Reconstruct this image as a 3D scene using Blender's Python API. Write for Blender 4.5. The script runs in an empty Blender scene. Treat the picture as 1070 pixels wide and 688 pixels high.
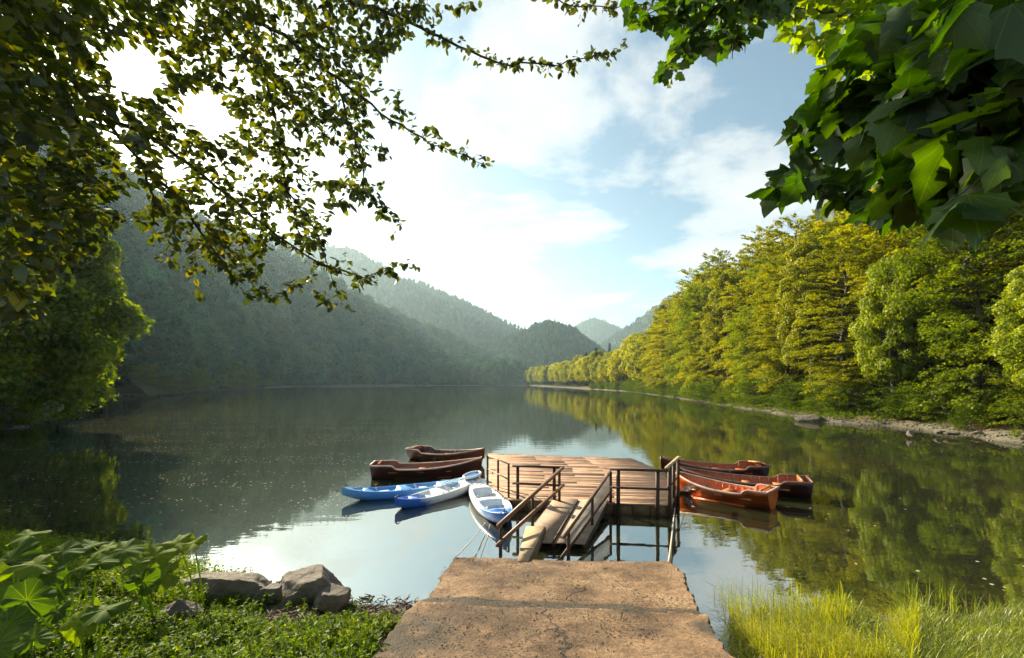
import bpy, bmesh, math, random
import numpy as np
from mathutils import Vector, Matrix, noise as mnoise

SC = bpy.context.scene
COL = SC.collection
CH = 3.5            # camera height above the water
F = 475.0           # focal length in photograph pixels
HY = 400.0          # horizon row
RNG = np.random.default_rng(7)
random.seed(7)

def at_z(px, py, z=0.0):
    Y = F * (CH - z) / (py - HY)
    return Vector(((px - 535.0) * Y / F, Y, z))

def at_d(px, py, Y):
    return Vector(((px - 535.0) * Y / F, Y, CH - (py - HY) * Y / F))

# ------------------------------------------------------------------ object helpers
def np_mesh(name, V, Fc, mat=None, tint=None, smooth=False, lxy=None):
    """V (n,3); Fc (m,k) uniform faces or list of such arrays."""
    me = bpy.data.meshes.new(name)
    V = np.asarray(V, dtype=np.float32).reshape(-1, 3)
    if not isinstance(Fc, list):
        Fc = [Fc]
    Fc = [np.asarray(f, dtype=np.int32) for f in Fc if len(f)]
    nl = sum(f.size for f in Fc)
    nf = sum(len(f) for f in Fc)
    me.vertices.add(len(V)); me.vertices.foreach_set('co', V.ravel())
    me.loops.add(nl); me.loops.foreach_set('vertex_index', np.concatenate([f.ravel() for f in Fc]))
    me.polygons.add(nf)
    tot = np.concatenate([np.full(len(f), f.shape[1], dtype=np.int32) for f in Fc])
    st = np.concatenate([[0], np.cumsum(tot)[:-1]]).astype(np.int32)
    me.polygons.foreach_set('loop_start', st)
    me.polygons.foreach_set('loop_total', tot)
    if smooth:
        me.polygons.foreach_set('use_smooth', np.ones(nf, dtype=bool))
    me.update(calc_edges=True)
    if tint is not None:
        a = me.attributes.new('tint', 'FLOAT', 'POINT')
        a.data.foreach_set('value', np.asarray(tint, dtype=np.float32))
    if lxy is not None:
        for q, nm in enumerate(('leaf_x', 'leaf_y')):
            a = me.attributes.new(nm, 'FLOAT', 'POINT'); a.data.foreach_set('value', np.ascontiguousarray(lxy[:, q], dtype=np.float32))
    if mat: me.materials.append(mat)
    return me

class MB:
    """collects shapes that belong to one part"""
    def __init__(s):
        s.v = []; s.q = []; s.t = []; s.n = 0; s.tint = []; s.poly = []
    def add(s, V, Q=None, T=None, tint=0.5):
        V = np.asarray(V, dtype=float).reshape(-1, 3)
        if Q is not None and len(Q): s.q.append(np.asarray(Q, int) + s.n)
        if T is not None and len(T): s.t.append(np.asarray(T, int) + s.n)
        s.v.append(V); s.n += len(V)
        s.tint.append(np.broadcast_to(np.asarray(tint, float), (len(V),)))
    def box(s, c, size, R=None, tint=0.5):
        h = np.array(size) / 2
        P = np.array([[x, y, z] for x in (-1, 1) for y in (-1, 1) for z in (-1, 1)]) * h
        if R is not None: P = P @ np.array(R).T
        s.add(P + np.array(c), [[0, 1, 3, 2], [4, 6, 7, 5], [0, 4, 5, 1], [2, 3, 7, 6], [0, 2, 6, 4], [1, 5, 7, 3]], tint=tint)
    def beam(s, a, b, w, h, up=(0, 0, 1), tint=0.5):
        a = Vector(a); b = Vector(b); d = b - a; L = d.length; d.normalize()
        up = Vector(up)
        if abs(d.dot(up)) > .97: up = Vector((0, 1, 0))
        x = d.cross(up).normalized(); z = x.cross(d).normalized()
        R = [[x[i], d[i], z[i]] for i in range(3)]
        s.box((a + b) / 2, (w, L, h), R, tint)
    def tube(s, pts, radii, n=6, tint=0.5, cap=True):
        pts = [Vector(p) for p in pts]
        V = []; ref = Vector((.31, .2, .93)).normalized()
        for i, p in enumerate(pts):
            d = (pts[min(i + 1, len(pts) - 1)] - pts[max(i - 1, 0)])
            if d.length < 1e-9: d = Vector((0, 0, 1))
            d.normalize()
            if abs(d.dot(ref)) > .98: ref = Vector((1, 0, 0))
            x = d.cross(ref).normalized(); y = d.cross(x)
            r = radii[i] if hasattr(radii, '__len__') else radii
            for k in range(n):
                a = 2 * math.pi * k / n
                V.append(p + x * (r * math.cos(a)) + y * (r * math.sin(a)))
        Q = [[i * n + k, i * n + (k + 1) % n, (i + 1) * n + (k + 1) % n, (i + 1) * n + k] for i in range(len(pts) - 1) for k in range(n)]
        T = []
        if cap:
            m = (len(pts) - 1) * n
            for k in range(1, n - 1):
                T.append([0, k + 1, k]); T.append([m, m + k, m + k + 1])
        s.add([list(v) for v in V], Q, T, tint)
    def grid(s, P, tint=0.5, wrap=False):
        P = np.asarray(P, float); a, b = P.shape[:2]
        I = np.arange(a * b).reshape(a, b)
        Q = np.stack([I[:-1, :-1], I[1:, :-1], I[1:, 1:], I[:-1, 1:]], -1).reshape(-1, 4)
        s.add(P.reshape(-1, 3), Q, tint=tint)
    def mesh(s, name, mat, smooth=False):
        F_ = []
        if s.q: F_.append(np.concatenate(s.q))
        if s.t: F_.append(np.concatenate(s.t))
        return np_mesh(name, np.concatenate(s.v), F_, mat, np.concatenate(s.tint), smooth)

def link(name, me, parent=None, loc=None):
    o = bpy.data.objects.new(name, me); COL.objects.link(o)
    if parent is not None: o.parent = parent
    if loc is not None: o.location = loc
    return o
def part(name, mb, mat, parent, smooth=False, label=None):
    o = link(name, mb.mesh(name, mat, smooth), parent)
    if label: o['label'] = label
    return o
def tag(o, label=None, cat=None, group=None, kind=None):
    if label: o['label'] = label
    if cat: o['category'] = cat
    if group: o['group'] = group
    if kind: o['kind'] = kind
    return o
def empty(name, loc, label, cat, group=None, rz=0):
    o = bpy.data.objects.new(name, None); COL.objects.link(o)
    o.location = loc; o.rotation_euler = (0, 0, rz); o.empty_display_size = .2
    return tag(o, label, cat, group)
def children(o):
    return [c for c in bpy.data.objects if c.parent == o]
KIDS = {}
def copy_tree(root, loc, rz, sc, label, group):
    if root.name not in KIDS: KIDS[root.name] = children(root)
    r = root.copy(); COL.objects.link(r)
    r.location = loc; r.rotation_euler = (0, 0, rz); r.scale = sc
    r['label'] = label; r['group'] = group
    for ch in KIDS[root.name]:
        c = ch.copy(); COL.objects.link(c); c.parent = r
    return r

# ------------------------------------------------------------------ materials
class NT:
    def __init__(s, mat):
        s.t = mat.node_tree; s.t.nodes.clear()
    def n(s, typ, **kw):
        nd = s.t.nodes.new(typ)
        ins = kw.pop('ins', {})
        for k, v in kw.items(): setattr(nd, k, v)
        for k, v in ins.items():
            sk = nd.inputs[k]
            if isinstance(v, bpy.types.NodeSocket): s.t.links.new(v, sk)
            else: sk.default_value = v
        return nd
    def l(s, a, b): s.t.links.new(a, b)
    def ramp(s, fac, stops, interp='LINEAR'):
        r = s.n('ShaderNodeValToRGB'); s.l(fac, r.inputs[0])
        cr = r.color_ramp; cr.interpolation = interp
        while len(cr.elements) < len(stops): cr.elements.new(.5)
        for e, (p, c) in zip(cr.elements, stops):
            e.position = p
            e.color = (*c, 1) if hasattr(c, '__len__') else (c, c, c, 1)
        return r.outputs[0]
    def math(s, op, a, b=0.0, c=None, clamp=False):
        m = s.n('ShaderNodeMath', operation=op, use_clamp=clamp)
        for i, v in enumerate((a, b, c)):
            if v is None: continue
            if isinstance(v, bpy.types.NodeSocket): s.l(v, m.inputs[i])
            else: m.inputs[i].default_value = v
        return m.outputs[0]
    def mix(s, f, a, b, typ='MIX'):
        m = s.n('ShaderNodeMix', data_type='RGBA', blend_type=typ)
        for i, v in ((0, f), (6, a), (7, b)):
            if isinstance(v, bpy.types.NodeSocket): s.l(v, m.inputs[i])
            else: m.inputs[i].default_value = v if i == 0 else (*v, 1)
        return m.outputs[2]
    def noise(s, vec=None, scale=5, detail=4, rough=.55, dist=0.0):
        nd = s.n('ShaderNodeTexNoise', ins={'Scale': scale, 'Detail': detail, 'Roughness': rough, 'Distortion': dist})
        if vec is not None: s.l(vec, nd.inputs['Vector'])
        return nd.outputs[0]
    def bump(s, h, strength=.5, dist=.02):
        return s.n('ShaderNodeBump', ins={'Height': h, 'Strength': strength, 'Distance': dist}).outputs[0]
    def mapped(s, scale=(1, 1, 1), coord='Object', rot=(0, 0, 0)):
        tc = s.n('ShaderNodeTexCoord')
        return s.n('ShaderNodeMapping', ins={'Vector': tc.outputs[coord], 'Scale': scale, 'Rotation': rot}).outputs[0]

def new_mat(name):
    m = bpy.data.materials.new(name); m.use_nodes = True
    return m, NT(m)

def leaf_mat(name, dark, mid, light, trans=.45, tcol=None, gloss=.06, objrand=True, veins=False, rough=.45, objw=.38):
    m, t = new_mat(name)
    tint = t.n('ShaderNodeAttribute', attribute_name='tint').outputs['Fac']
    if objrand:
        oi = t.n('ShaderNodeObjectInfo')
        tint = t.math('ADD', t.math('MULTIPLY', tint, 1 - objw), t.math('MULTIPLY', oi.outputs['Random'], objw))
    nz = t.noise(t.mapped(coord='Object'), scale=.6, detail=2)
    tint = t.math('ADD', tint, t.math('MULTIPLY', t.math('SUBTRACT', nz, .5), .5), clamp=True)
    c = t.ramp(tint, [(0, dark), (.5, mid), (1, light)])
    if veins:
        lx = t.n('ShaderNodeAttribute', attribute_name='leaf_x').outputs['Fac']; ly = t.n('ShaderNodeAttribute', attribute_name='leaf_y').outputs['Fac']
        ay_ = t.math('ABSOLUTE', ly); dmin = None
        for a_ in ((0.0, .62, 1.25) if veins == 1 else (0.0, .45, .9, 1.35, 1.8, 2.25)):
            d_ = t.math('ABSOLUTE', t.math('SUBTRACT', t.math('MULTIPLY', ay_, math.cos(a_)), t.math('MULTIPLY', lx, math.sin(a_))))
            dmin = d_ if dmin is None else t.math('MINIMUM', dmin, d_)
        vn = t.ramp(dmin, [(.003, 1), (.012, 0)])
        c = t.mix(t.math('MULTIPLY', vn, .28), c, tuple(min(1, q * 2.2) for q in light))
        side_ = t.math('SINE', t.math('MULTIPLY', t.math('ADD', lx, t.math('MULTIPLY', ay_, -.7)), 75.0))
        c = t.mix(t.math('MULTIPLY', t.math('MAXIMUM', side_, 0.0), .22), c, dark)
        blot = t.noise(t.mapped(), scale=14, detail=4)
        c = t.mix(t.ramp(blot, [(.5, 0), (.7, .5)]), c, dark)
    tc = t.mix(1.0, c, tcol or (1.0, 1.0, .35), 'MULTIPLY') if True else c
    tcs = t.n('ShaderNodeHueSaturation', ins={'Color': tc, 'Value': 2.0, 'Saturation': 1.1}).outputs[0]
    d = t.n('ShaderNodeBsdfDiffuse', ins={'Color': c})
    tr = t.n('ShaderNodeBsdfTranslucent', ins={'Color': tcs})
    mx = t.n('ShaderNodeMixShader', ins={'Fac': trans}); t.l(d.outputs[0], mx.inputs[1]); t.l(tr.outputs[0], mx.inputs[2])
    g = t.n('ShaderNodeBsdfGlossy', ins={'Color': (.8, .9, .8, 1), 'Roughness': rough})
    m2 = t.n('ShaderNodeMixShader', ins={'Fac': gloss}); t.l(mx.outputs[0], m2.inputs[1]); t.l(g.outputs[0], m2.inputs[2])
    out = t.n('ShaderNodeOutputMaterial'); t.l(m2.outputs[0], out.inputs[0])
    return m

def pbr(name, build):
    m, t = new_mat(name)
    kw = build(t)
    b = t.n('ShaderNodeBsdfPrincipled')
    for k, v in kw.items():
        if isinstance(v, bpy.types.NodeSocket): t.l(v, b.inputs[k])
        else: b.inputs[k].default_value = v
    o = t.n('ShaderNodeOutputMaterial'); t.l(b.outputs[0], o.inputs[0])
    return m

def wood(name, a, b, rough=.6, scale=(1, 14, 14), bumpy=.3, tintamt=.5, coat=0.0, spec=.4):
    def f(t):
        v = t.mapped(scale=scale)
        n1 = t.noise(v, scale=3, detail=6, rough=.65, dist=.4)
        tint = t.n('ShaderNodeAttribute', attribute_name='tint').outputs['Fac']
        k = t.math('ADD', t.math('MULTIPLY', n1, 1 - tintamt), t.math('MULTIPLY', tint, tintamt))
        c = t.ramp(k, [(.25, a), (.75, b)])
        dirt = t.ramp(t.noise(t.mapped(), scale=2.2, detail=5), [(.35, .55), (.6, 1.0)])
        c = t.mix(.8, c, dirt, 'MULTIPLY')
        return {'Base Color': c, 'Roughness': rough, 'Normal': t.bump(n1, bumpy, .01), 'Coat Weight': coat, 'Specular IOR Level': spec}
    return pbr(name, f)

def build_mats():
    M = {}
    M['leaf_right'] = leaf_mat('beech_leaf_painted_sun', (.09, .118, .006), (.25, .265, .010), (.48, .45, .018), trans=.42, tcol=(1.0, .95, .22), gloss=.02)  # sunlit beech: warm light put into the leaf colour
    M['leaf_fresh'] = leaf_mat('fresh_leaf', (.065, .100, .008), (.19, .235, .012), (.40, .41, .025), trans=.42, tcol=(.95, 1, .3), gloss=.02)
    M['leaf_leftbank'] = leaf_mat('left_bank_leaf', (.014, .038, .005), (.06, .11, .008), (.26, .28, .012), trans=.55, tcol=(1, 1, .3), gloss=.015)
    M['leaf_left'] = leaf_mat('beech_leaf_painted_shade', (.004, .038, .028), (.018, .098, .068), (.085, .150, .055), objw=.62, trans=.18, tcol=(.9, 1, .45), gloss=.03)  # shaded beech: blue green of the shade painted into the leaf colour
    M['leaf_far'] = leaf_mat('far_leaf', (.004, .036, .028), (.018, .094, .068), (.085, .145, .060), objw=.68, trans=.15, gloss=.02)  # teal of shade and haze painted into the leaf colour
    M['needle'] = leaf_mat('spruce_needle', (.014, .026, .012), (.022, .036, .014), (.034, .050, .018), trans=.15, gloss=.02)
    M['leaf_bank'] = leaf_mat('bank_leaf', (.03, .06, .006), (.08, .125, .008), (.20, .21, .012), trans=.55, gloss=.015)
    M['leaf_beech'] = leaf_mat('overhang_beech_leaf', (.018, .030, .005), (.045, .062, .007), (.15, .14, .010), trans=.58, tcol=(1, .95, .25), gloss=.05, objrand=False)
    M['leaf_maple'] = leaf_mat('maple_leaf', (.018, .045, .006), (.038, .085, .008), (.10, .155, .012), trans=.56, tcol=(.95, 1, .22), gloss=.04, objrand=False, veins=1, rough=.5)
    M['leaf_maple_painted_sun'] = leaf_mat('maple_leaf_painted_sun', (.08, .14, .008), (.14, .20, .010), (.24, .26, .012), trans=.62, tcol=(.95, 1, .2), gloss=.03, objrand=False, veins=1)  # lighter copy of the maple leaf, sunlight put into its colour
    M['butterbur'] = leaf_mat('butterbur_leaf', (.03, .060, .004), (.085, .135, .006), (.19, .23, .009), trans=.5, tcol=(.9, 1, .25), gloss=.015, objrand=False, veins=2, rough=.6)
    M['ground_leaf'] = leaf_mat('ground_cover_leaf', (.028, .055, .005), (.085, .135, .008), (.24, .26, .013), trans=.55, tcol=(.95, 1, .25), gloss=.012, objrand=False)
    M['grass'] = leaf_mat('lake_grass', (.08, .11, .010), (.21, .25, .016), (.52, .46, .14), trans=.45, tcol=(.95, 1, .3), gloss=.05, objrand=False)
    def bark(t):
        v = t.mapped(scale=(6, 6, 1.2)); n1 = t.noise(v, scale=2, detail=6, rough=.7)
        return {'Base Color': t.ramp(n1, [(.3, (.035, .028, .020)), (.7, (.12, .10, .075))]), 'Roughness': .9, 'Normal': t.bump(n1, .8, .03)}
    M['bark'] = pbr('bark', bark)
    def twig(t):
        n1 = t.noise(t.mapped(), scale=20, detail=3)
        return {'Base Color': t.ramp(n1, [(.3, (.020, .014, .010)), (.7, (.05, .035, .025))]), 'Roughness': .8}
    M['twig'] = pbr('twig_bark', twig)

    # ground: gravel and roots at the waterline, litter above
    def ground(t):
        v = t.mapped()
        g = t.n('ShaderNodeNewGeometry')
        z = t.n('ShaderNodeSeparateXYZ', ins={0: g.outputs['Position']}).outputs[2]
        nb = t.noise(v, scale=.5, detail=5)
        nf = t.noise(v, scale=9, detail=8, rough=.7)
        vor = t.n('ShaderNodeTexVoronoi', ins={'Vector': v, 'Scale': 5.0})
        vgrey = t.ramp(t.n('ShaderNodeSeparateColor', ins={0: vor.outputs['Color']}).outputs[0], [(0, .45), (1, 1.2)])
        stone = t.mix(.7, t.ramp(nf, [(.3, (.09, .08, .05)), (.7, (.24, .22, .15))]), vgrey, 'MULTIPLY')
        soil = t.ramp(nf, [(.3, (.030, .020, .011)), (.55, (.075, .048, .026)), (.8, (.15, .10, .05))])
        red = t.ramp(nf, [(.3, (.14, .055, .022)), (.7, (.30, .14, .06))])
        gp = t.n('ShaderNodeSeparateXYZ', ins={0: g.outputs['Position']})
        zone = t.math('MULTIPLY', t.math('GREATER_THAN', gp.outputs[0], 24.0), t.math('LESS_THAN', gp.outputs[1], 52.0))
        soil2 = t.mix(t.math('MULTIPLY', t.ramp(nb, [(.40, 0), (.55, 1)]), zone), soil, red)
        moss = t.mix(t.ramp(t.noise(v, scale=1.6, detail=6), [(.5, 0), (.62, .8)]), soil2, (.055, .075, .012))
        f = t.math('MULTIPLY', t.math('SUBTRACT', t.math('ADD', z, t.math('MULTIPLY', t.math('SUBTRACT', nb, .5), .8)), .30), 3.0, clamp=True)
        c = t.mix(f, stone, moss)
        wet = t.ramp(t.math('MULTIPLY', z, 6.0, clamp=True), [(0, .4), (1, 1.0)])
        c = t.mix(1.0, c, wet, 'MULTIPLY')
        return {'Base Color': c, 'Roughness': .9, 'Normal': t.bump(t.math('ADD', nf, t.math('MULTIPLY', vor.outputs[0], .6)), 1.0, .05)}
    M['ground'] = pbr('shore_ground', ground)
    def hill(t):
        v = t.mapped()
        n1 = t.noise(v, scale=.06, detail=6, rough=.7); n2 = t.noise(v, scale=.35, detail=5, rough=.7)
        c = t.ramp(n2, [(.3, (.020, .032, .012)), (.6, (.045, .058, .018)), (.8, (.09, .08, .03))])
        c2 = t.mix(t.ramp(n1, [(.5, 0), (.65, 1)]), c, (.06, .065, .028))
        return {'Base Color': c2, 'Roughness': 1.0, 'Normal': t.bump(n2, 1.0, 3.0), 'Specular IOR Level': .1}
    M['hill'] = pbr('forested_slope', hill)

    # water
    m, t = new_mat('lake_water')
    v = t.mapped()
    w1 = t.noise(t.mapped(scale=(1, 2.2, 1)), scale=.9, detail=2)
    w2 = t.noise(t.mapped(scale=(1, 1.6, 1)), scale=7, detail=2)
    calm = t.ramp(t.noise(v, scale=.05, detail=2), [(.35, .3), (.7, 1.0)])
    h = t.math('MULTIPLY', t.math('ADD', t.math('MULTIPLY', w1, .6), t.math('MULTIPLY', w2, .07)), calm)
    nrm = t.bump(h, .034, .30)
    body = t.ramp(t.noise(v, scale=.22, detail=5, rough=.6), [(.3, (.012, .018, .010)), (.7, (.034, .034, .014))])
    dif = t.n('ShaderNodeBsdfDiffuse', ins={'Color': body})
    gl = t.n('ShaderNodeBsdfGlossy', ins={'Color': (.97, .98, .96, 1), 'Roughness': .012, 'Normal': nrm})
    fr = t.n('ShaderNodeFresnel', ins={'IOR': 6.5, 'Normal': nrm})
    mx = t.n('ShaderNodeMixShader', ins={'Fac': fr.outputs[0]}); t.l(dif.outputs[0], mx.inputs[1]); t.l(gl.outputs[0], mx.inputs[2])
    # floating pollen and bits of leaf
    vo = t.n('ShaderNodeTexVoronoi', ins={'Vector': v, 'Scale': 9.0, 'Randomness': 1.0})
    sx = t.n('ShaderNodeSeparateColor', ins={0: vo.outputs['Color']})
    size = t.math('MULTIPLY', t.math('POWER', sx.outputs[0], 1.6), .30)
    dot = t.math('LESS_THAN', vo.outputs['Distance'], size)
    patch = t.ramp(t.noise(t.mapped(scale=(.10, .45, 1), rot=(0, 0, .35)), scale=1.0, detail=5, rough=.65), [(.47, 0), (.56, 1)])
    px = t.n('ShaderNodeSeparateXYZ', ins={0: t.n('ShaderNodeNewGeometry').outputs['Position']})
    side = t.math('MAXIMUM', t.math('LESS_THAN', px.outputs[0], -4.0), t.math('MULTIPLY', t.math('GREATER_THAN', px.outputs[0], 5.6), .12))
    near = t.math('LESS_THAN', px.outputs[1], 60.0)
    keep = t.math('LESS_THAN', sx.outputs[1], t.math('MULTIPLY', t.math('MULTIPLY', patch, .85), side))
    fac = t.math('MULTIPLY', t.math('MULTIPLY', dot, keep), near)
    pol = t.n('ShaderNodeBsdfDiffuse', ins={'Color': (.42, .40, .30, 1)})
    m2 = t.n('ShaderNodeMixShader', ins={'Fac': fac}); t.l(mx.outputs[0], m2.inputs[1]); t.l(pol.outputs[0], m2.inputs[2])
    o = t.n('ShaderNodeOutputMaterial'); t.l(m2.outputs[0], o.inputs[0])
    M['water'] = m

    M['deck'] = wood('weathered_deck_plank', (.28, .155, .09), (.54, .335, .21), rough=.75, scale=(1.2, 16, 16), tintamt=.30)
    M['rail'] = wood('brown_rail_wood', (.10, .045, .018), (.24, .12, .055), rough=.55, scale=(3, 3, 3), tintamt=.3)
    M['post'] = wood('dark_post_wood', (.035, .016, .008), (.09, .045, .022), rough=.6, scale=(6, 6, 1), tintamt=.3)
    M['fascia'] = wood('fascia_wood', (.09, .05, .022), (.20, .125, .055), rough=.7, scale=(8, 8, 1.5), tintamt=.4)
    M['plate'] = wood('walkway_board', (.28, .19, .125), (.44, .31, .21), rough=.75, scale=(5, 1, 1), tintamt=.4)
    M['plank'] = wood('pale_plank', (.36, .24, .13), (.56, .40, .23), rough=.7, scale=(6, 1, 6), tintamt=.3)
    M['net'] = pbr('galvanised_wire', lambda t: {'Base Color': (.30, .28, .25, 1), 'Metallic': .4, 'Roughness': .5})
    M['boat_orange'] = wood('varnished_orange_wood', (.60, .085, .008), (.92, .20, .020), rough=.28, scale=(1, 9, 9), bumpy=.1, tintamt=.35, coat=.5)
    M['boat_maroon'] = wood('dark_maroon_wood', (.065, .011, .007), (.12, .024, .013), rough=.35, scale=(1, 9, 9), bumpy=.1, coat=.3)
    M['boat_brown'] = wood('red_brown_wood', (.17, .045, .014), (.32, .10, .035), rough=.35, scale=(1, 9, 9), bumpy=.1, coat=.3)
    M['boat_in'] = wood('boat_inside_wood', (.24, .05, .014), (.50, .13, .04), rough=.5, scale=(1, 9, 9), bumpy=.2)
    M['boat_seat'] = wood('boat_seat_wood', (.40, .15, .045), (.62, .28, .10), rough=.45, scale=(4, 1, 4), bumpy=.2)
    M['gunwale'] = wood('gunwale_wood', (.42, .27, .19), (.66, .50, .40), rough=.5, scale=(1, 4, 4), bumpy=.1)
    M['gunwale_dark'] = wood('dark_gunwale_wood', (.13, .06, .04), (.28, .17, .12), rough=.45, scale=(1, 4, 4), bumpy=.1)
    def kay(stops):
        def f(t):
            x = t.n('ShaderNodeSeparateXYZ', ins={0: t.n('ShaderNodeTexCoord').outputs['Object']}).outputs[0]
            n1 = t.noise(t.mapped(scale=(1, 2.4, 2.4)), scale=1.6, detail=4)
            k = t.math('ADD', t.math('ADD', t.math('MULTIPLY', x, .25), .5), t.math('MULTIPLY', t.math('SUBTRACT', n1, .5), .34))
            c = t.ramp(k, stops)
            sc = t.ramp(t.noise(t.mapped(scale=(1, 6, 6)), scale=12, detail=5), [(.35, .8), (.5, 1)])
            return {'Base Color': t.mix(.6, c, sc, 'MULTIPLY'), 'Roughness': .38, 'Specular IOR Level': .45}
        return f
    W = (.74, .77, .80); B = (.020, .13, .55); LB = (.14, .38, .70)
    M['kayak_blue'] = pbr('blue_swirl_plastic', kay([(.0, LB), (.25, (.06, .26, .66)), (.62, (.10, .32, .66)), (.95, (.45, .62, .74))]))
    M['kayak_mix'] = pbr('blue_white_plastic', kay([(.0, (.5, .6, .72)), (.05, B), (.24, B), (.36, W), (.9, W)]))
    M['kayak_white'] = pbr('white_blue_plastic', kay([(.0, (.03, .17, .62)), (.12, (.06, .25, .68)), (.26, (.55, .65, .78)), (.5, W), (1, W)]))
    M['blue'] = pbr('blue_plastic', lambda t: {'Base Color': t.ramp(t.noise(t.mapped(), scale=6), [(.3, (.03, .14, .42)), (.7, (.06, .24, .58))]), 'Roughness': .4})
    M['black'] = pbr('black_rubber', lambda t: {'Base Color': (.015, .015, .017, 1), 'Roughness': .6})
    M['grey_seat'] = pbr('grey_blue_seat_pad', lambda t: {'Base Color': t.ramp(t.noise(t.mapped(), scale=14), [(.3, (.30, .36, .44)), (.7, (.55, .60, .66))]), 'Roughness': .6})
    M['rope'] = pbr('pale_rope', lambda t: {'Base Color': t.ramp(t.noise(t.mapped(), scale=40), [(.3, (.35, .30, .24)), (.7, (.62, .55, .45))]), 'Roughness': .9})
    def conc(t):
        v = t.mapped()
        n1 = t.noise(v, scale=1.1, detail=8, rough=.65); n2 = t.noise(v, scale=28, detail=6, rough=.75); n3 = t.noise(v, scale=.55, detail=3)
        c = t.ramp(n1, [(.25, (.19, .105, .050)), (.5, (.40, .245, .125)), (.75, (.60, .40, .23))])
        agg = t.n('ShaderNodeTexVoronoi', ins={'Vector': v, 'Scale': 34.0})
        c = t.mix(.5, c, t.ramp(t.noise(v, scale=13, detail=5, rough=.75), [(.36, .4), (.55, 1.0)]), 'MULTIPLY')
        c = t.mix(.55, c, t.ramp(n2, [(.35, .45), (.6, 1.0)]), 'MULTIPLY')
        ag2 = t.n('ShaderNodeSeparateColor', ins={0: agg.outputs['Color']}).outputs[0]
        c = t.mix(.55, c, t.ramp(ag2, [(.0, .45), (.5, .9), (1, 1.25)]), 'MULTIPLY')
        fine = t.noise(v, scale=90, detail=3, rough=.8)
        c = t.mix(.8, c, t.ramp(fine, [(.38, .35), (.52, 1.0)]), 'MULTIPLY')
        # long cracks
        wv = t.n('ShaderNodeVectorMath', operation='ADD', ins={0: v})
        nv = t.n('ShaderNodeTexNoise', ins={'Vector': v, 'Scale': 2.2, 'Detail': 5.0})
        sc = t.n('ShaderNodeVectorMath', operation='SCALE', ins={0: nv.outputs['Color'], 'Scale': .55}); t.l(sc.outputs[0], wv.inputs[1])
        cr = t.n('ShaderNodeTexVoronoi', feature='DISTANCE_TO_EDGE', ins={'Vector': wv.outputs[0], 'Scale': .5})
        crack = t.ramp(t.math('ADD', cr.outputs[0], t.math('MULTIPLY', t.ramp(n3, [(.45, 0), (.55, 1)]), .03)), [(.002, .25), (.009, 1.0)])
        c = t.mix(1.0, c, crack, 'MULTIPLY')
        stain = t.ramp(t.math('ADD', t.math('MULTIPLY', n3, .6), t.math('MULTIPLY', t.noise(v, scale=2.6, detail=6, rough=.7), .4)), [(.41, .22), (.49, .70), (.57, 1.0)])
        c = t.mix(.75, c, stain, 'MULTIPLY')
        # dark band where the pours meet and edge patches: stain plus painted shade
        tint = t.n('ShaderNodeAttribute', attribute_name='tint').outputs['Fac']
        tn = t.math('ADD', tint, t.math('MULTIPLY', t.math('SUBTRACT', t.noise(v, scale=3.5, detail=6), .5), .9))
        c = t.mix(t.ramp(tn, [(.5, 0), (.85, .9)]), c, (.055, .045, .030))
        return {'Base Color': c, 'Roughness': .9, 'Normal': t.bump(t.math('ADD', t.math('MULTIPLY', n1, 2.0), t.math('ADD', n2, t.math('MULTIPLY', crack, .8))), 1.0, .035)}
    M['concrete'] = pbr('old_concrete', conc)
    def rock(t):
        v = t.mapped(); n1 = t.noise(v, scale=3, detail=8, rough=.7); n2 = t.noise(v, scale=.8, detail=4)
        c = t.ramp(n1, [(.3, (.055, .045, .034)), (.7, (.20, .165, .125))])
        c = t.mix(t.ramp(n2, [(.55, 0), (.65, .6)]), c, (.08, .085, .02))
        return {'Base Color': c, 'Roughness': .85, 'Normal': t.bump(n1, 1.0, .06)}
    M['rock'] = pbr('brown_grey_rock', rock)
    M['reed_dry'] = pbr('dry_debris', lambda t: {'Base Color': t.ramp(t.noise(t.mapped(), scale=9), [(.3, (.04, .025, .018)), (.55, (.10, .07, .05)), (.8, (.32, .20, .12))]), 'Roughness': .9})
    return M
M = build_mats()

# ------------------------------------------------------------------ terrain
LAKE = np.array([(-60, 6), (-30, 8.5), (-11, 9.8), (-8, 9.2), (-5, 7.9), (-2.6, 7.4), (-1.5, 7.2), (1.8, 7.0), (2.5, 4.6), (3.0, 6.0), (4.4, 6.7), (7, 6.9), (10, 7.1),
                 (16, 8), (26, 13), (30, 20), (28.8, 25.6), (30, 35.4), (27.7, 40.5), (30.6, 59), (38.5, 111), (45, 185), (37, 330), (25, 475), (18, 575), (-40, 570),
                 (-100, 520), (-183, 380), (-165, 300), (-150, 265), (-117, 180), (-94, 120), (-110, 115), (-78, 80), (-60, 60), (-38, 35), (-52, 24), (-70, 14)], float)
def lake_dist(X, Y):
    P = np.stack([X.ravel(), Y.ravel()], 1)
    best = np.full(len(P), 1e9); inside = np.zeros(len(P), bool)
    for i in range(len(LAKE)):
        a = LAKE[i]; b = LAKE[(i + 1) % len(LAKE)]; d = b - a
        t = np.clip(((P - a) @ d) / (d @ d), 0, 1)
        best = np.minimum(best, np.linalg.norm(P - (a + t[:, None] * d), axis=1))
        c = ((a[1] > P[:, 1]) != (b[1] > P[:, 1]))
        xi = a[0] + (P[:, 1] - a[1]) * d[0] / (d[1] if d[1] else 1e-9)
        inside ^= c & (P[:, 0] < xi)
    return np.where(inside, -best, best).reshape(X.shape)

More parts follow.
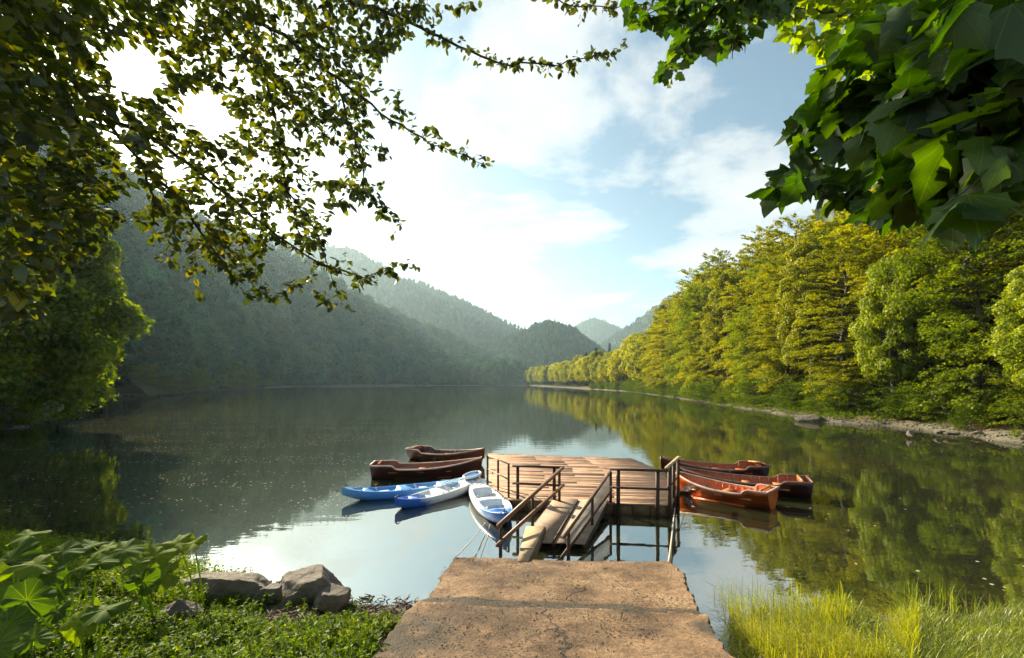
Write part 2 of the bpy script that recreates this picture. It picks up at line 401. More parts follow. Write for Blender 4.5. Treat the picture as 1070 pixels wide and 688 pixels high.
_perm = np.random.default_rng(3).random((256, 256))
def vnoise(x, y, s):
    x = np.asarray(x) / s; y = np.asarray(y) / s
    xi = np.floor(x).astype(int); yi = np.floor(y).astype(int); fx = x - xi; fy = y - yi
    fx = fx * fx * (3 - 2 * fx); fy = fy * fy * (3 - 2 * fy)
    g = lambda a, b: _perm[a & 255, b & 255]
    return (g(xi, yi) * (1 - fx) + g(xi + 1, yi) * fx) * (1 - fy) + (g(xi, yi + 1) * (1 - fx) + g(xi + 1, yi + 1) * fx) * fy - .5
def fbm(x, y, s, o=4):
    return sum(vnoise(x + 17.3 * k, y - 9.1 * k, s / 2 ** k) / 2 ** k for k in range(o))

def ground_z(X, Y):
    X = np.asarray(X, float); Y = np.asarray(Y, float)
    d0 = lake_dist(X, Y)
    r = np.hypot(X, Y)
    d = d0 + fbm(X, Y, 3.0) * np.clip(r / 25, .25, 1.6)
    up = 2.4 * (1 - np.exp(-.24 * np.maximum(d, 0) / 2.4))
    dn = -1.7 * (1 - np.exp(-.30 * np.maximum(-d, 0) / 1.7))
    up = up + np.where(X < .2, .40 * np.exp(-((X + 1.5) / 1.2) ** 2) * np.clip((6.4 - Y) / 2, 0, 1), 0)
    z = up + dn + fbm(X, Y, 1.1) * .14 * np.clip(d0 + .5, 0, 1)
    return z

def make_ground():
    a = np.concatenate([np.radians(np.linspace(-70, 70, 620)), np.radians(np.linspace(72, 288, 60))])
    r = np.concatenate([np.linspace(.6, 14, 150), np.geomspace(14.2, 3200, 190)])
    A, R = np.meshgrid(a, r)
    X = R * np.sin(A); Y = R * np.cos(A)
    Z = ground_z(X, Y)
    V = np.stack([X, Y, Z], -1).reshape(-1, 3)
    n, k = X.shape
    I = np.arange(n * k).reshape(n, k); J = np.roll(I, -1, axis=1)
    Q = np.stack([I[:-1], J[:-1], J[1:], I[1:]], -1).reshape(-1, 4)
    c = len(V); V = np.vstack([V, [[0, 0, float(ground_z(0, 0))]]])
    T = np.stack([np.full(k, c), J[0], I[0]], -1)
    tag(link('ground', np_mesh('ground', V, [Q, T], M['ground'], smooth=True)), 'brown shore and lake bed', kind='structure')
make_ground()
mb = MB(); mb.add([[-2600, -2600, 0], [2600, -2600, 0], [2600, 2600, 0], [-2600, 2600, 0]], [[0, 1, 2, 3]])
water = link('water', mb.mesh('water', M['water'])); tag(water, 'calm reflective lake water', kind='structure')

def resample(P, n):
    P = np.asarray(P, float); s = np.concatenate([[0], np.cumsum(np.linalg.norm(np.diff(P, axis=0), axis=1))]); s /= s[-1]
    t = np.linspace(0, 1, n)
    return np.stack([np.interp(t, s, P[:, k]) for k in range(P.shape[1])], 1)
class Loft:
    """a hill side between a shore line and a ridge line, with a back slope"""
    def __init__(s, shore, ridge, amp, scale, back=140, curve=1.0, nu=70, nv=220):
        s.S = resample(shore, 400); s.R = resample(ridge, 400); s.amp = amp; s.sc = scale; s.cv = curve; s.back = back; s.nu = nu; s.nv = nv
    def pt(s, v, u):
        v = np.asarray(v, float); u = np.asarray(u, float)
        i = v * 399; idx = np.arange(400)
        S = np.stack([np.interp(i, idx, s.S[:, k]) for k in range(3)], -1); R = np.stack([np.interp(i, idx, s.R[:, k]) for k in range(3)], -1)
        uc = np.clip(u, 0, 1)[..., None]
        P = S + (R - S) * uc
        P[..., 2] = S[..., 2] + (R[..., 2] - S[..., 2]) * (uc[..., 0] ** s.cv)
        ov = np.maximum(u - 1, 0)
        D = (R - S)[..., :2]; D = D / np.linalg.norm(D, axis=-1, keepdims=True)
        P[..., :2] += D * (ov * s.back)[..., None]
        P[..., 2] = P[..., 2] * (1 - ov) - 3 * ov
        env = np.clip(u * 5, 0, 1) * (1 - ov)
        P[..., 2] += fbm(P[..., 0], P[..., 1], s.sc, 5) * s.amp * env
        return P
    def build(s, label):
        v, u = np.meshgrid(np.linspace(0, 1, s.nv), np.linspace(-.02, 2, s.nu * 2))
        P = s.pt(v, u)
        m = MB(); m.grid(P)
        return tag(link('hill', m.mesh('hill', M['hill'], True)), label, kind='structure')

def ridge(pts): return [tuple(at_d(*p)) for p in pts]
z3 = lambda pts, z=.5: [(x, y, z) for x, y in pts]
RIGHT = Loft(z3([(16, 578), (20, 564), (27, 475), (39, 330), (47, 185), (40.7, 111), (33.0, 59), (30.2, 41), (32.6, 34.5), (32.2, 25), (34, 16), (30, 4)]),
             ridge([(552, 399, 590), (575, 396, 560), (620, 395, 450), (680, 389, 330), (760, 368, 200), (900, 312, 130), (1070, 205, 105), (1300, 160, 90)]) + [(150, 40, 50), (150, 0, 50)], 5, 40)
LEFT = Loft(z3([(-30, 5), (-48, 22), (-44, 37), (-66, 62), (-114, 117), (-128, 180), (-162, 280), (-190, 378), (-130, 510), (20, 585)]),
            [(-500, 150, 200)] + ridge([(-300, 60, 300), (0, 118, 380), (90, 170, 400), (150, 220, 430), (300, 280, 600), (400, 332, 800), (460, 358, 900), (530, 388, 1000), (575, 402, 1000)]), 11, 120, back=250)  # hidden left end of the ridge raised to cast shade into the haze
RIGHT.build('wooded slope rising behind the right bank')
LEFT.build('steep shaded slope rising from the left shore')
def far_hill(rp, dist, label, amp=14, sc=180, back=300):
    R = ridge(rp)
    S = [(x - (x - 0) * dist / y, y - dist, -1.0) for x, y, z in R]
    lf = Loft(S, R, amp, sc, back=back); lf.build(label); return lf
H2 = far_hill([(60, 262, 1750), (200, 258, 1750), (300, 252, 1750), (360, 258, 1780), (417, 291, 1800), (440, 296, 1800), (481, 315, 1800), (515, 330, 1850), (545, 345, 1850), (600, 367, 1850), (640, 385, 1850)], 760, 'hazy long ridge beyond the left slope', 22)
H3 = far_hill([(440, 395, 1150), (500, 368, 1180), (541, 350, 1200), (558, 341, 1200), (575, 337, 1200), (599, 345, 1200), (621, 361, 1200), (650, 387, 1150), (690, 398, 1100)], 420, 'rounded wooded hill at the head of the lake', 10)
H4 = far_hill([(570, 362, 3300), (594, 345, 3300), (608, 336, 3300), (620, 332, 3300), (636, 338, 3300), (652, 344, 3300), (690, 345, 3300), (740, 350, 3300)], 700, 'pale distant mountain in the gap', 25)
H5 = far_hill([(600, 380, 2300), (632, 357, 2300), (666, 334, 2300), (696, 314, 2250), (740, 300, 2200), (820, 300, 2100), (920, 320, 2000)], 720, 'hazy ridge beyond the right forest', 14)
HEAD = Loft(z3([(-80, 100), (-92, 121), (-112, 172), (-149, 262), (-162, 300)]), ridge([(60, 330, 150), (110, 318, 190), (160, 318, 205), (220, 345, 250), (285, 385, 330)]), 4, 40, back=60)
HEAD.build('low wooded headland on the left shore')

# ------------------------------------------------------------------ tree prototypes
def leaf_quads(C, size, rng, tilt=.45, elong=1.7, nrm=None):
    """a folded diamond leaf or leaf clump at every centre, blade roughly level"""
    n = len(C); size = np.broadcast_to(size, (n,))
    az = rng.random(n) * 2 * np.pi
    u = np.stack([np.cos(az), np.sin(az), rng.normal(0, tilt, n)], 1)
    w = np.stack([-np.sin(az), np.cos(az), rng.normal(0, tilt, n)], 1)
    u /= np.linalg.norm(u, axis=1, keepdims=True); w /= np.linalg.norm(w, axis=1, keepdims=True)
    s = size[:, None] * .5
    V = np.stack([C - u * s, C + w * s / elong + u * s * .1, C + u * s, C - w * s / elong + u * s * .1], 1)
    return V.reshape(-1, 3), np.arange(n * 4).reshape(-1, 4)

def broadleaf(seed, H, R, base, nb, nleaf, ls, zn=.12, leafmat='leaf_right', droop=.22, lean=0.0, sides=6, limbs=True, low=.75, tilt=.6):
    rng = np.random.default_rng(seed)
    tr = MB()
    tp = [(0, 0, -1.0), (0, 0, 0)] + [(lean * H * (k / 8) ** 2 + rng.normal(0, .015 * H) * (k > 1), rng.normal(0, .012 * H) * (k > 1), H * .97 * k / 8) for k in range(1, 9)]
    rr = [H * .017] + [H * .0145 * (1 - k / 9) ** .8 + .01 for k in range(0, 9)]
    tr.tube(tp, rr, 8)
    T = np.array(tp); zz = T[:, 2]
    hs = base * H + (H - base * H) * (np.arange(nb) + rng.random(nb)) / nb
    x = (hs / H - base) / (1 - base)
    prof = R * np.sqrt(np.clip(1 - np.abs((x - .36) / .64) ** 2.6, 0, 1)) * np.where(x < .36, low + (1 - low) * np.minimum(1, x / .36), 1) + .10 * R
    L = prof * rng.uniform(.62, 1.12, nb)
    az = np.arange(nb) * 2.39996 + rng.normal(0, .35, nb)
    rise = .10 + .75 * x ** 2 + rng.normal(0, .07, nb)
    w = L ** 1.7; cnt = np.maximum(8, (w / w.sum() * nleaf)).astype(int)
    Cs = []; Tn = []; Sz = []
    for i in range(nb):
        ox = np.interp(hs[i], zz, T[:, 0]); oy = np.interp(hs[i], zz, T[:, 1])
        d = np.array([math.cos(az[i]), math.sin(az[i])]); n2 = np.array([-d[1], d[0]])
        n = cnt[i]
        # each bough carries several flat sprays
        ns = max(3, int(L[i] * 2.6)); st = np.sqrt(rng.uniform(.05, 1, ns)); sl = rng.normal(0, .30, ns) * L[i] * (.25 + .75 * (1 - abs(2 * st - 1)))
        sz = rng.normal(0, .05 + zn * .5, ns) * (1 + .12 * L[i]); sr = rng.uniform(.28, .62, ns) * (.35 + .16 * L[i])
        k = rng.integers(0, ns, n)
        rad = np.sqrt(rng.random(n)) * sr[k]; ph = rng.random(n) * 2 * np.pi
        tt = st[k] * L[i] + rad * np.cos(ph) * 1.5; ll = sl[k] + rad * np.sin(ph)
        t1 = tt / max(L[i], .1)
        P = np.empty((n, 3))
        P[:, :2] = np.array([ox, oy]) + d * tt[:, None] + n2 * ll[:, None]
        P[:, 2] = hs[i] + L[i] * (rise[i] * t1 - droop * t1 ** 2) + sz[k] - .10 * rad ** 2 / max(.2, sr[i % ns]) + rng.normal(0, zn * .35, n)
        Cs.append(P); Tn.append(np.clip(rng.normal(.5, .16) + rng.normal(0, .14, n), 0, 1)); Sz.append(rng.uniform(.65, 1.25, n) * ls)
        if limbs and L[i] > R * .3:
            pts = [(ox + d[0] * L[i] * q, oy + d[1] * L[i] * q, hs[i] + L[i] * (rise[i] * q - droop * q * q)) for q in (0, .3, .6, .9)]
            r0 = .012 * L[i] + .012
            tr.tube(pts, [r0, r0 * .7, r0 * .4, .008], 4, cap=False)
    C = np.vstack(Cs)
    keep = C[:, 2] > .15
    C = C[keep]; tn = np.concatenate(Tn)[keep]; sz = np.concatenate(Sz)[keep]
    V, Q = leaf_quads(C, sz, rng, tilt=tilt)
    crown = np_mesh('crown', V, Q, M[leafmat], np.repeat(tn, 4))
    return tr.mesh('trunk', M['bark'], True), crown

def dome(seed, H, R, nleaf, ls, leafmat, base=.08, nblob=34, blob=.36, trunk=True):
    """rounded crown made of leaf clumps set on lumpy domes"""
    rng = np.random.default_rng(seed); tr = MB()
    tr.tube([(0, 0, -1.5), (0, 0, 0), (rng.normal(0, .2), rng.normal(0, .2), H * .4), (0, 0, H * .85)], [H * .02, H * .016, H * .012, .05], 7)
    cz = H * (base + (1 - base) * .50); hz_ = H * (1 - base) * .50
    B = []; 
    for i in range(nblob):
        z = 1 - 1.75 * (i + .5) / nblob; a = i * 2.39996 + rng.normal(0, .3); r = math.sqrt(max(0, 1 - z * z)) * rng.uniform(.55, .85)
        B.append((r * R * math.cos(a), r * R * math.sin(a), cz + z * hz_ * rng.uniform(.68, .86), R * blob * rng.uniform(.75, 1.25)))
        if i % 2 == 0:
            tr.tube([(0, 0, H * .25 + .4 * H * (i / nblob)), (B[-1][0] * .5, B[-1][1] * .5, B[-1][2] * .9), B[-1][:3]], [.10, .06, .02], 4, cap=False)
    B = np.array(B); k = rng.integers(0, nblob, nleaf)
    N = rng.normal(0, 1, (nleaf, 3)); N[:, 2] = N[:, 2] * .9 + .35; N /= np.linalg.norm(N, axis=1, keepdims=True)
    lump_ = 1 + .16 * np.sin(N[:, 0] * 5 + k) * np.cos(N[:, 1] * 6 - k)
    C = B[k, :3] + N * (B[k, 3] * lump_ * (1 - .45 * rng.random(nleaf) ** 2.5))[:, None] * np.array([1, 1, .82])
    Nn = N + rng.normal(0, .45, N.shape); Nn /= np.linalg.norm(Nn, axis=1, keepdims=True)
    T1 = np.cross(Nn, rng.normal(0, 1, Nn.shape)); T1 /= np.linalg.norm(T1, axis=1, keepdims=True); T2 = np.cross(Nn, T1)
    sz = (rng.uniform(.6, 1.25, nleaf) * ls * .5)[:, None]
    V = np.stack([C - T1 * sz, C + T2 * sz * .7, C + T1 * sz, C - T2 * sz * .7], 1).reshape(-1, 3)
    ok = np.repeat(C[:, 2] > .1, 4); V = V[ok]
    tn = np.clip(rng.normal(.5, .13, nblob)[k] + rng.normal(0, .13, nleaf), 0, 1)
    return tr.mesh('trunk', M['bark'], True), np_mesh('crown', V, np.arange(len(V)).reshape(-1, 4), M[leafmat], np.repeat(tn, 4)[ok])

def spruce(seed, H, R, nw, nleaf, ls, leafmat='needle'):
    rng = np.random.default_rng(seed); tr = MB()
    tr.tube([(0, 0, -1), (0, 0, H * .5), (0, 0, H)], [H * .013, H * .008, .02], 6)
    Cs = []; per = nleaf // (nw * 7)
    for i in range(nw):
        h = H * (.08 + .9 * i / nw); Lr = R * (1 - h / H) ** .85 + .15
        for k in range(7):
            a = rng.random() * 6.283; L = Lr * rng.uniform(.7, 1.1); n = per
            t = rng.random(n) ** .8; side = rng.normal(0, .16, n) * L * (1 - t * .5)
            P = np.empty((n, 3)); P[:, 0] = math.cos(a) * t * L - math.sin(a) * side; P[:, 1] = math.sin(a) * t * L + math.cos(a) * side
            P[:, 2] = h - t * L * .28 + .10 * t * t * L + rng.normal(0, .05, n); Cs.append(P)
    C = np.vstack(Cs); V, Q = leaf_quads(C, rng.uniform(.7, 1.2, len(C)) * ls, rng, .3, 2.0)
    return tr.mesh('trunk', M['bark'], True), np_mesh('crown', V, Q, M[leafmat], np.repeat(rng.random(len(C)) * .6 + .2, 4))

def proto(name, meshes, label, cat, group):
    r = empty(name, (0, 0, 0), label, cat, group)
    link('trunk', meshes[0], r); link('crown', meshes[1], r)
    return r

in_view = lambda P, m=60: (P[..., 1] > 2) & (535 + F * P[..., 0] / np.maximum(P[..., 1], 1) > -m) & (535 + F * P[..., 0] / np.maximum(P[..., 1], 1) < 1070 + m)
USED = set()
def put(pr, loc, rz, sc, label, group):
    """first use moves the prototype itself, later uses copy it with its parts"""
    if pr.name not in USED:
        USED.add(pr.name); pr.location = loc; pr.rotation_euler = (0, 0, rz); pr.scale = sc; pr['label'] = label; pr['group'] = group
        return pr
    return copy_tree(pr, loc, rz, sc, label, group)

# --- right bank forest
RB = [proto('broadleaf_tree', dome(15, 20, 5.2, 42000, .30, 'leaf_fresh', base=.02, nblob=80, blob=.22), 'x', 'tree', 'g'),
      proto('broadleaf_tree', broadleaf(16, 24, 5.0, .05, 130, 46000, .30, zn=.35, leafmat='leaf_fresh', droop=.25, tilt=.8), 'x', 'tree', 'g'),
      proto('beech_tree', broadleaf(11, 25, 5.6, .05, 100, 52000, .30, zn=.17, tilt=.75), 'x', 'tree', 'g'),
      proto('beech_tree', broadleaf(12, 23, 6.2, .08, 92, 52000, .30, zn=.20, lean=.05, tilt=.75), 'x', 'tree', 'g'),
      proto('beech_tree', dome(13, 24, 5.0, 48000, .30, 'leaf_right', base=.04, nblob=100, blob=.20), 'x', 'tree', 'g'),
      proto('beech_tree', broadleaf(14, 20, 5.4, .04, 85, 44000, .30, zn=.18, droop=.3, tilt=.75), 'x', 'tree', 'g')]
SHR = [proto('shrub', broadleaf(21, 4.2, 2.6, .02, 46, 9000, .17, zn=.22, leafmat='leaf_bank', low=.9), 'x', 'shrub', 'g'),
       proto('shrub', broadleaf(22, 3.0, 2.2, .02, 40, 8000, .15, zn=.25, leafmat='leaf_bank', low=.9), 'x', 'shrub', 'g')]
FARB = [proto('beech_tree', dome(31, 22, 6.0, 7000, .80, 'leaf_right', nblob=34, blob=.34), 'x', 'tree', 'g'),
        proto('beech_tree', dome(32, 20, 6.4, 7000, .80, 'leaf_right', nblob=30, blob=.36), 'x', 'tree', 'g')]
SPR = [proto('spruce_tree', spruce(41, 24, 3.4, 34, 9000, .8), 'x', 'tree', 'g'), proto('spruce_tree', spruce(42, 20, 3.0, 30, 8000, .75), 'x', 'tree', 'g')]
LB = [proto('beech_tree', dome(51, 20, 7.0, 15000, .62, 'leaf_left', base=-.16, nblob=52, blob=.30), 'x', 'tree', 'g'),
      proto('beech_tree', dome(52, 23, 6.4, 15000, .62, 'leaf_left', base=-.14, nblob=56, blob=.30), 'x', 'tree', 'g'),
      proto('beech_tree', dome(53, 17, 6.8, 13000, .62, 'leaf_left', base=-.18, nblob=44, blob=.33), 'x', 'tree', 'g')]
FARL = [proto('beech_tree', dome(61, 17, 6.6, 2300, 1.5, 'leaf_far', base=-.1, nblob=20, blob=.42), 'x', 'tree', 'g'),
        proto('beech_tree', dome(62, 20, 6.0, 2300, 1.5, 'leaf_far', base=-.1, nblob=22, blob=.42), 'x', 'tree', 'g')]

rr = random.Random(5)
def polar_sc(s): return (s * rr.uniform(.92, 1.1), s * rr.uniform(.92, 1.1), s * rr.uniform(.88, 1.12))
taken = []
def place_right():
    cand = []
    S = RIGHT.S
    for v in np.linspace(0, 1, 2600):
        for _ in range(3):
            u = rr.random() ** 1.5
            cand.append((v + rr.uniform(-.0004, .0004), u))
    v = np.clip(np.array([c[0] for c in cand]), 0, 1); u = np.array([c[1] for c in cand])
    P = RIGHT.pt(v, u)
    R_ = np.stack([np.interp(v * 399, np.arange(400), S[:, k]) for k in range(2)], -1)
    inl = np.hypot(P[:, 0] - R_[:, 0], P[:, 1] - R_[:, 1])
    ok = in_view(P, 90) & (inl > .3)
    P = P[ok]; inl = inl[ok]
    near = np.hypot(P[:, 0], P[:, 1])
    order = np.argsort(near + inl * .3 + RNG.random(len(P)) * 3)
    n = 0; far = []; acc = np.zeros((0, 2))
    for i in order:
        p = P[i]; sp = 4.3 if near[i] < 75 else (5.2 if near[i] < 160 else 7.5)
        if len(acc) and np.min(np.hypot(acc[:, 0] - p[0], acc[:, 1] - p[1])) < sp: continue
        # what stands behind six rows of trees shows nothing
        if near[i] < 160 and inl[i] > 55: continue
        acc = np.vstack([acc, p[:2]])
        if n < 175 and near[i] < 300:
            n += 1
            gz = p[2]
            if near[i] > 150:
                pr = SPR[n % 2] if rr.random() < .36 and near[i] > 170 else FARB[n % 2]
                lab = ('dark pointed spruce standing among paler beeches far along the right shore' if pr in SPR else 'hazy yellow green beech in the far stretch of the right forest')
                put(pr, tuple(p), rr.uniform(0, 6.28), polar_sc(rr.uniform(.6, .8) if pr in SPR else (rr.uniform(.75, 1.02) if near[i] < 230 else rr.uniform(.62, .85))), lab, 'spruces far along the right shore' if pr in SPR else 'beeches far along the right shore')
            elif near[i] < 75:
                sc = rr.uniform(.7, 1.08) * (.8 if inl[i] < 4 else 1.0) * (1.5 if near[i] < 50 and inl[i] > 6 else 1.0)
                q_ = rr.choice([0, 1, 2, 3, 5, 2, 3, 5, 4, 1])
                if q_ < 2: put(RB[q_], tuple(p), rr.uniform(0, 6.28), polar_sc(sc), 'fresh green rounded leafy tree among layered beeches in the near forest on the right bank', 'rounded fresh green trees near on the right bank')
                else: put(RB[q_], tuple(p), rr.uniform(0, 6.28), polar_sc(sc), 'yellow green beech with layered boughs in the near forest on the right bank', 'near beeches on the right bank')
            else:
                sc = rr.uniform(.75, 1.05)
                q_ = rr.choice([0, 1, 1, 2, 3, 5, 3, 2, 4])
                if q_ < 2: put(RB[q_], tuple(p), rr.uniform(0, 6.28), polar_sc(sc), 'rounded fresh green tree in the middle stretch of the right bank forest', 'rounded trees midway along the right bank')
                else: put(RB[q_], tuple(p), rr.uniform(0, 6.28), polar_sc(sc), 'sunlit leafy beech in the middle stretch of the right bank forest', 'beeches midway along the right bank')
        else: far.append(p)
    # shrubs along the waterline
    for k in range(130):
        v = .58 + .42 * (k + rr.random()) / 130; q = RIGHT.pt(np.array([v]), np.array([0.0]))[0]
        q = q + np.array([rr.uniform(-1.2, 1.2), rr.uniform(-1, 1), 0]); q[2] = float(ground_z(q[0], q[1])) - .1
        if not in_view(q, 60): continue
        put(SHR[k % 2], tuple(q), rr.uniform(0, 6), polar_sc(rr.uniform(.45, 1.05)), 'low leafy shrub at the waterline below the right forest', 'waterline shrubs on the right bank')
    return far
far_right = place_right()

def place_left():
    n = 0; acc = np.zeros((0, 2)); far = []
    v = RNG.random(26000) * .97; u = RNG.random(26000) ** 1.25 * 1.05
    P = LEFT.pt(v, u)
    hv = RNG.random(800); hu = RNG.random(800)
    hd = np.stack([-94 - 60 * hv - 34 * hu, 124 + 140 * hv - 6 * hu], 1)    # the low headland
    hz = ground_z(hd[:, 0], hd[:, 1])
    sel = lake_dist(hd[:, 0], hd[:, 1]) > 3.5
    hp = HEAD.pt(RNG.random(1200), RNG.random(1200) * 1.15)
    P = np.vstack([P, np.column_stack([hd, hz])[sel], hp])
    ok = in_view(P, 60) & (P[:, 1] > 20) & (lake_dist(P[:, 0], P[:, 1]) > 1.2)
    P = P[ok]; dd = np.hypot(P[:, 0], P[:, 1])
    for i in np.argsort(dd):
        p = P[i]; sp = 12.5 if dd[i] < 320 else (14.5 if dd[i] < 600 else 17)
        if len(acc) and np.min((acc[:, 0] - p[0]) ** 2 + (acc[:, 1] - p[1]) ** 2) < sp * sp: continue
        acc = np.vstack([acc, p[:2]])
        if n < 165 and dd[i] > 60:
            n += 1; s = rr.uniform(.62, 1.0) * (1.55 if dd[i] < 250 else 1.6)
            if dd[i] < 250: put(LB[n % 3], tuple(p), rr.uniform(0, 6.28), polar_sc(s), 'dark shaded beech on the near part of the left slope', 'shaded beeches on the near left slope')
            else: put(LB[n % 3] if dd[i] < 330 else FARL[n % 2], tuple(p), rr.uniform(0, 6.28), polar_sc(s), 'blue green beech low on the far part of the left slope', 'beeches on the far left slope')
        elif dd[i] > 60: far.append(p)
    return far
far_left = place_left()
# any prototype still at the origin is unused
for pr in RB + SHR + FARB + SPR + LB + FARL:
    if pr.name not in USED: put(pr, (70, 90, 10), 0, (.8, .8, .8), 'leafy tree deep inside the right bank forest', 'inner trees')

def stuff_forest(name, pts, protos, label, smin, smax, weights=None):
    pts = np.asarray(pts, float)
    me = bpy.data.meshes.new(name); me.vertices.add(len(pts)); me.vertices.foreach_set('co', pts.astype(np.float32).ravel()); me.update()
    n = len(pts); rng = np.random.default_rng(len(pts))
    kind = rng.choice(len(protos), n, p=weights)
    for nm, ty, vals in (('tree_kind', 'INT', kind), ('tree_scale', 'FLOAT', rng.uniform(smin, smax, n)), ('tree_turn', 'FLOAT', rng.uniform(0, 6.28, n))):
        a = me.attributes.new(nm, ty, 'POINT'); a.data.foreach_set('value', vals.astype(np.int32 if ty == 'INT' else np.float32))
    o = link(name, me); tag(o, label, kind='stuff')
    g = bpy.data.node_groups.new(name, 'GeometryNodeTree')
    g.interface.new_socket('Geometry', in_out='INPUT', socket_type='NodeSocketGeometry')
    g.interface.new_socket('Geometry', in_out='OUTPUT', socket_type='NodeSocketGeometry')
    N = g.nodes; Lk = g.links
    gi = N.new('NodeGroupInput'); go = N.new('NodeGroupOutput'); jn = N.new('GeometryNodeJoinGeometry')
    def attr(nm, ty):
        a = N.new('GeometryNodeInputNamedAttribute'); a.data_type = ty; a.inputs['Name'].default_value = nm; return a.outputs['Attribute']
    sc = attr('tree_scale', 'FLOAT'); tn = attr('tree_turn', 'FLOAT'); kd = attr('tree_kind', 'INT')
    cx = N.new('ShaderNodeCombineXYZ'); Lk.new(tn, cx.inputs[2])
    e2r = N.new('FunctionNodeEulerToRotation'); Lk.new(cx.outputs[0], e2r.inputs[0])
    for k, pr in enumerate(protos):
        crown = [c for c in children(pr) if c.name.startswith('crown')][0]
        oi = N.new('GeometryNodeObjectInfo'); oi.inputs['Object'].default_value = crown; oi.inputs['As Instance'].default_value = True
        cmp = N.new('FunctionNodeCompare'); cmp.data_type = 'INT'; cmp.operation = 'EQUAL'
        ii = [s for s in cmp.inputs if s.type == 'INT']; Lk.new(kd, ii[0]); ii[1].default_value = k
        ip = N.new('GeometryNodeInstanceOnPoints')
        Lk.new(gi.outputs[0], ip.inputs['Points']); Lk.new(cmp.outputs[0], ip.inputs['Selection']); Lk.new(oi.outputs['Geometry'], ip.inputs['Instance'])
        Lk.new(e2r.outputs[0], ip.inputs['Rotation']); Lk.new(sc, ip.inputs['Scale'])
        Lk.new(ip.outputs[0], jn.inputs[0])
    Lk.new(jn.outputs[0], go.inputs[0])
    md = o.modifiers.new('scatter', 'NODES'); md.node_group = g
    return o
stuff_forest('forest', far_right, FARB + SPR, 'unbroken forest far along the right shore', .7, .95, [.30, .30, .20, .20])
stuff_forest('forest', far_left, FARL, 'unbroken hazy forest covering the upper left slope', 1.1, 1.8)
def scatter(lf, n, umin=.1, umax=1.04, m=10):
    P = lf.pt(RNG.random(n), umin + (umax - umin) * RNG.random(n) ** .8); return P[in_view(P, m)]
far_pts = np.vstack([scatter(H2, 5200, .35), scatter(H3, 3200, .05), scatter(H5, 2600, .3), scatter(H4, 900, .5)])
stuff_forest('forest', far_pts, FARL + SPR, 'misty forest on the distant hills', .55, .9, [.25, .25, .25, .25])

# --- the leafy tree on the left bank, its boughs over the water
lt = empty('beech_tree', (-34.5, 29, .6), 'bright leafed beech leaning over the water from the near left bank', 'tree')
tm = dome(71, 21, 9.3, 110000, .34, 'leaf_leftbank', base=-.16, nblob=210, blob=.15)
link('trunk', tm[0], lt); link('crown', tm[1], lt); lt.rotation_euler = (0, 0, 1.1); lt.scale = (1, 1, .93)
lt2 = empty('beech_tree', (-52, 35, 1.5), 'second leafy beech behind the leaning one on the near left bank', 'tree')
link('trunk', tm[0], lt2); link('crown', tm[1], lt2); lt2.rotation_euler = (0, 0, 3.6); lt2.scale = (.8, .8, .85)
for (x, y, s) in [(-37.5, 33.5, .9), (-40, 36.5, .8), (-35.5, 29.5, .7)]:
    put(SHR[1], (x, y, .05), rr.uniform(0, 6), (s * 1.1, s * 1.1, s * .8), 'bright rounded shrub at the water edge below the left beech', 'waterline shrubs on the left bank')
for k in range(26):
    v = rr.random(); x = -96 - 58 * v + rr.uniform(-4, 1); y = 122 + 145 * v
    if lake_dist(np.array([x]), np.array([y]))[0] < .5: continue
    put(SHR[k % 2], (x, y, .2), rr.uniform(0, 6), polar_sc(rr.uniform(.4, .8)), 'small pale shrub on the low headland of the left shore', 'shrubs on the left headland')

for k in range(46):
    q = HEAD.pt(np.array([rr.random() * .95]), np.array([rr.uniform(0, .16)]))[0]
    put(SHR[k % 2], (float(q[0]), float(q[1]), float(q[2]) - .2), rr.uniform(0, 6), polar_sc(rr.uniform(1.0, 2.3)), 'leafy shrub at the foot of the wooded headland on the left shore', 'shrubs under the left headland trees')

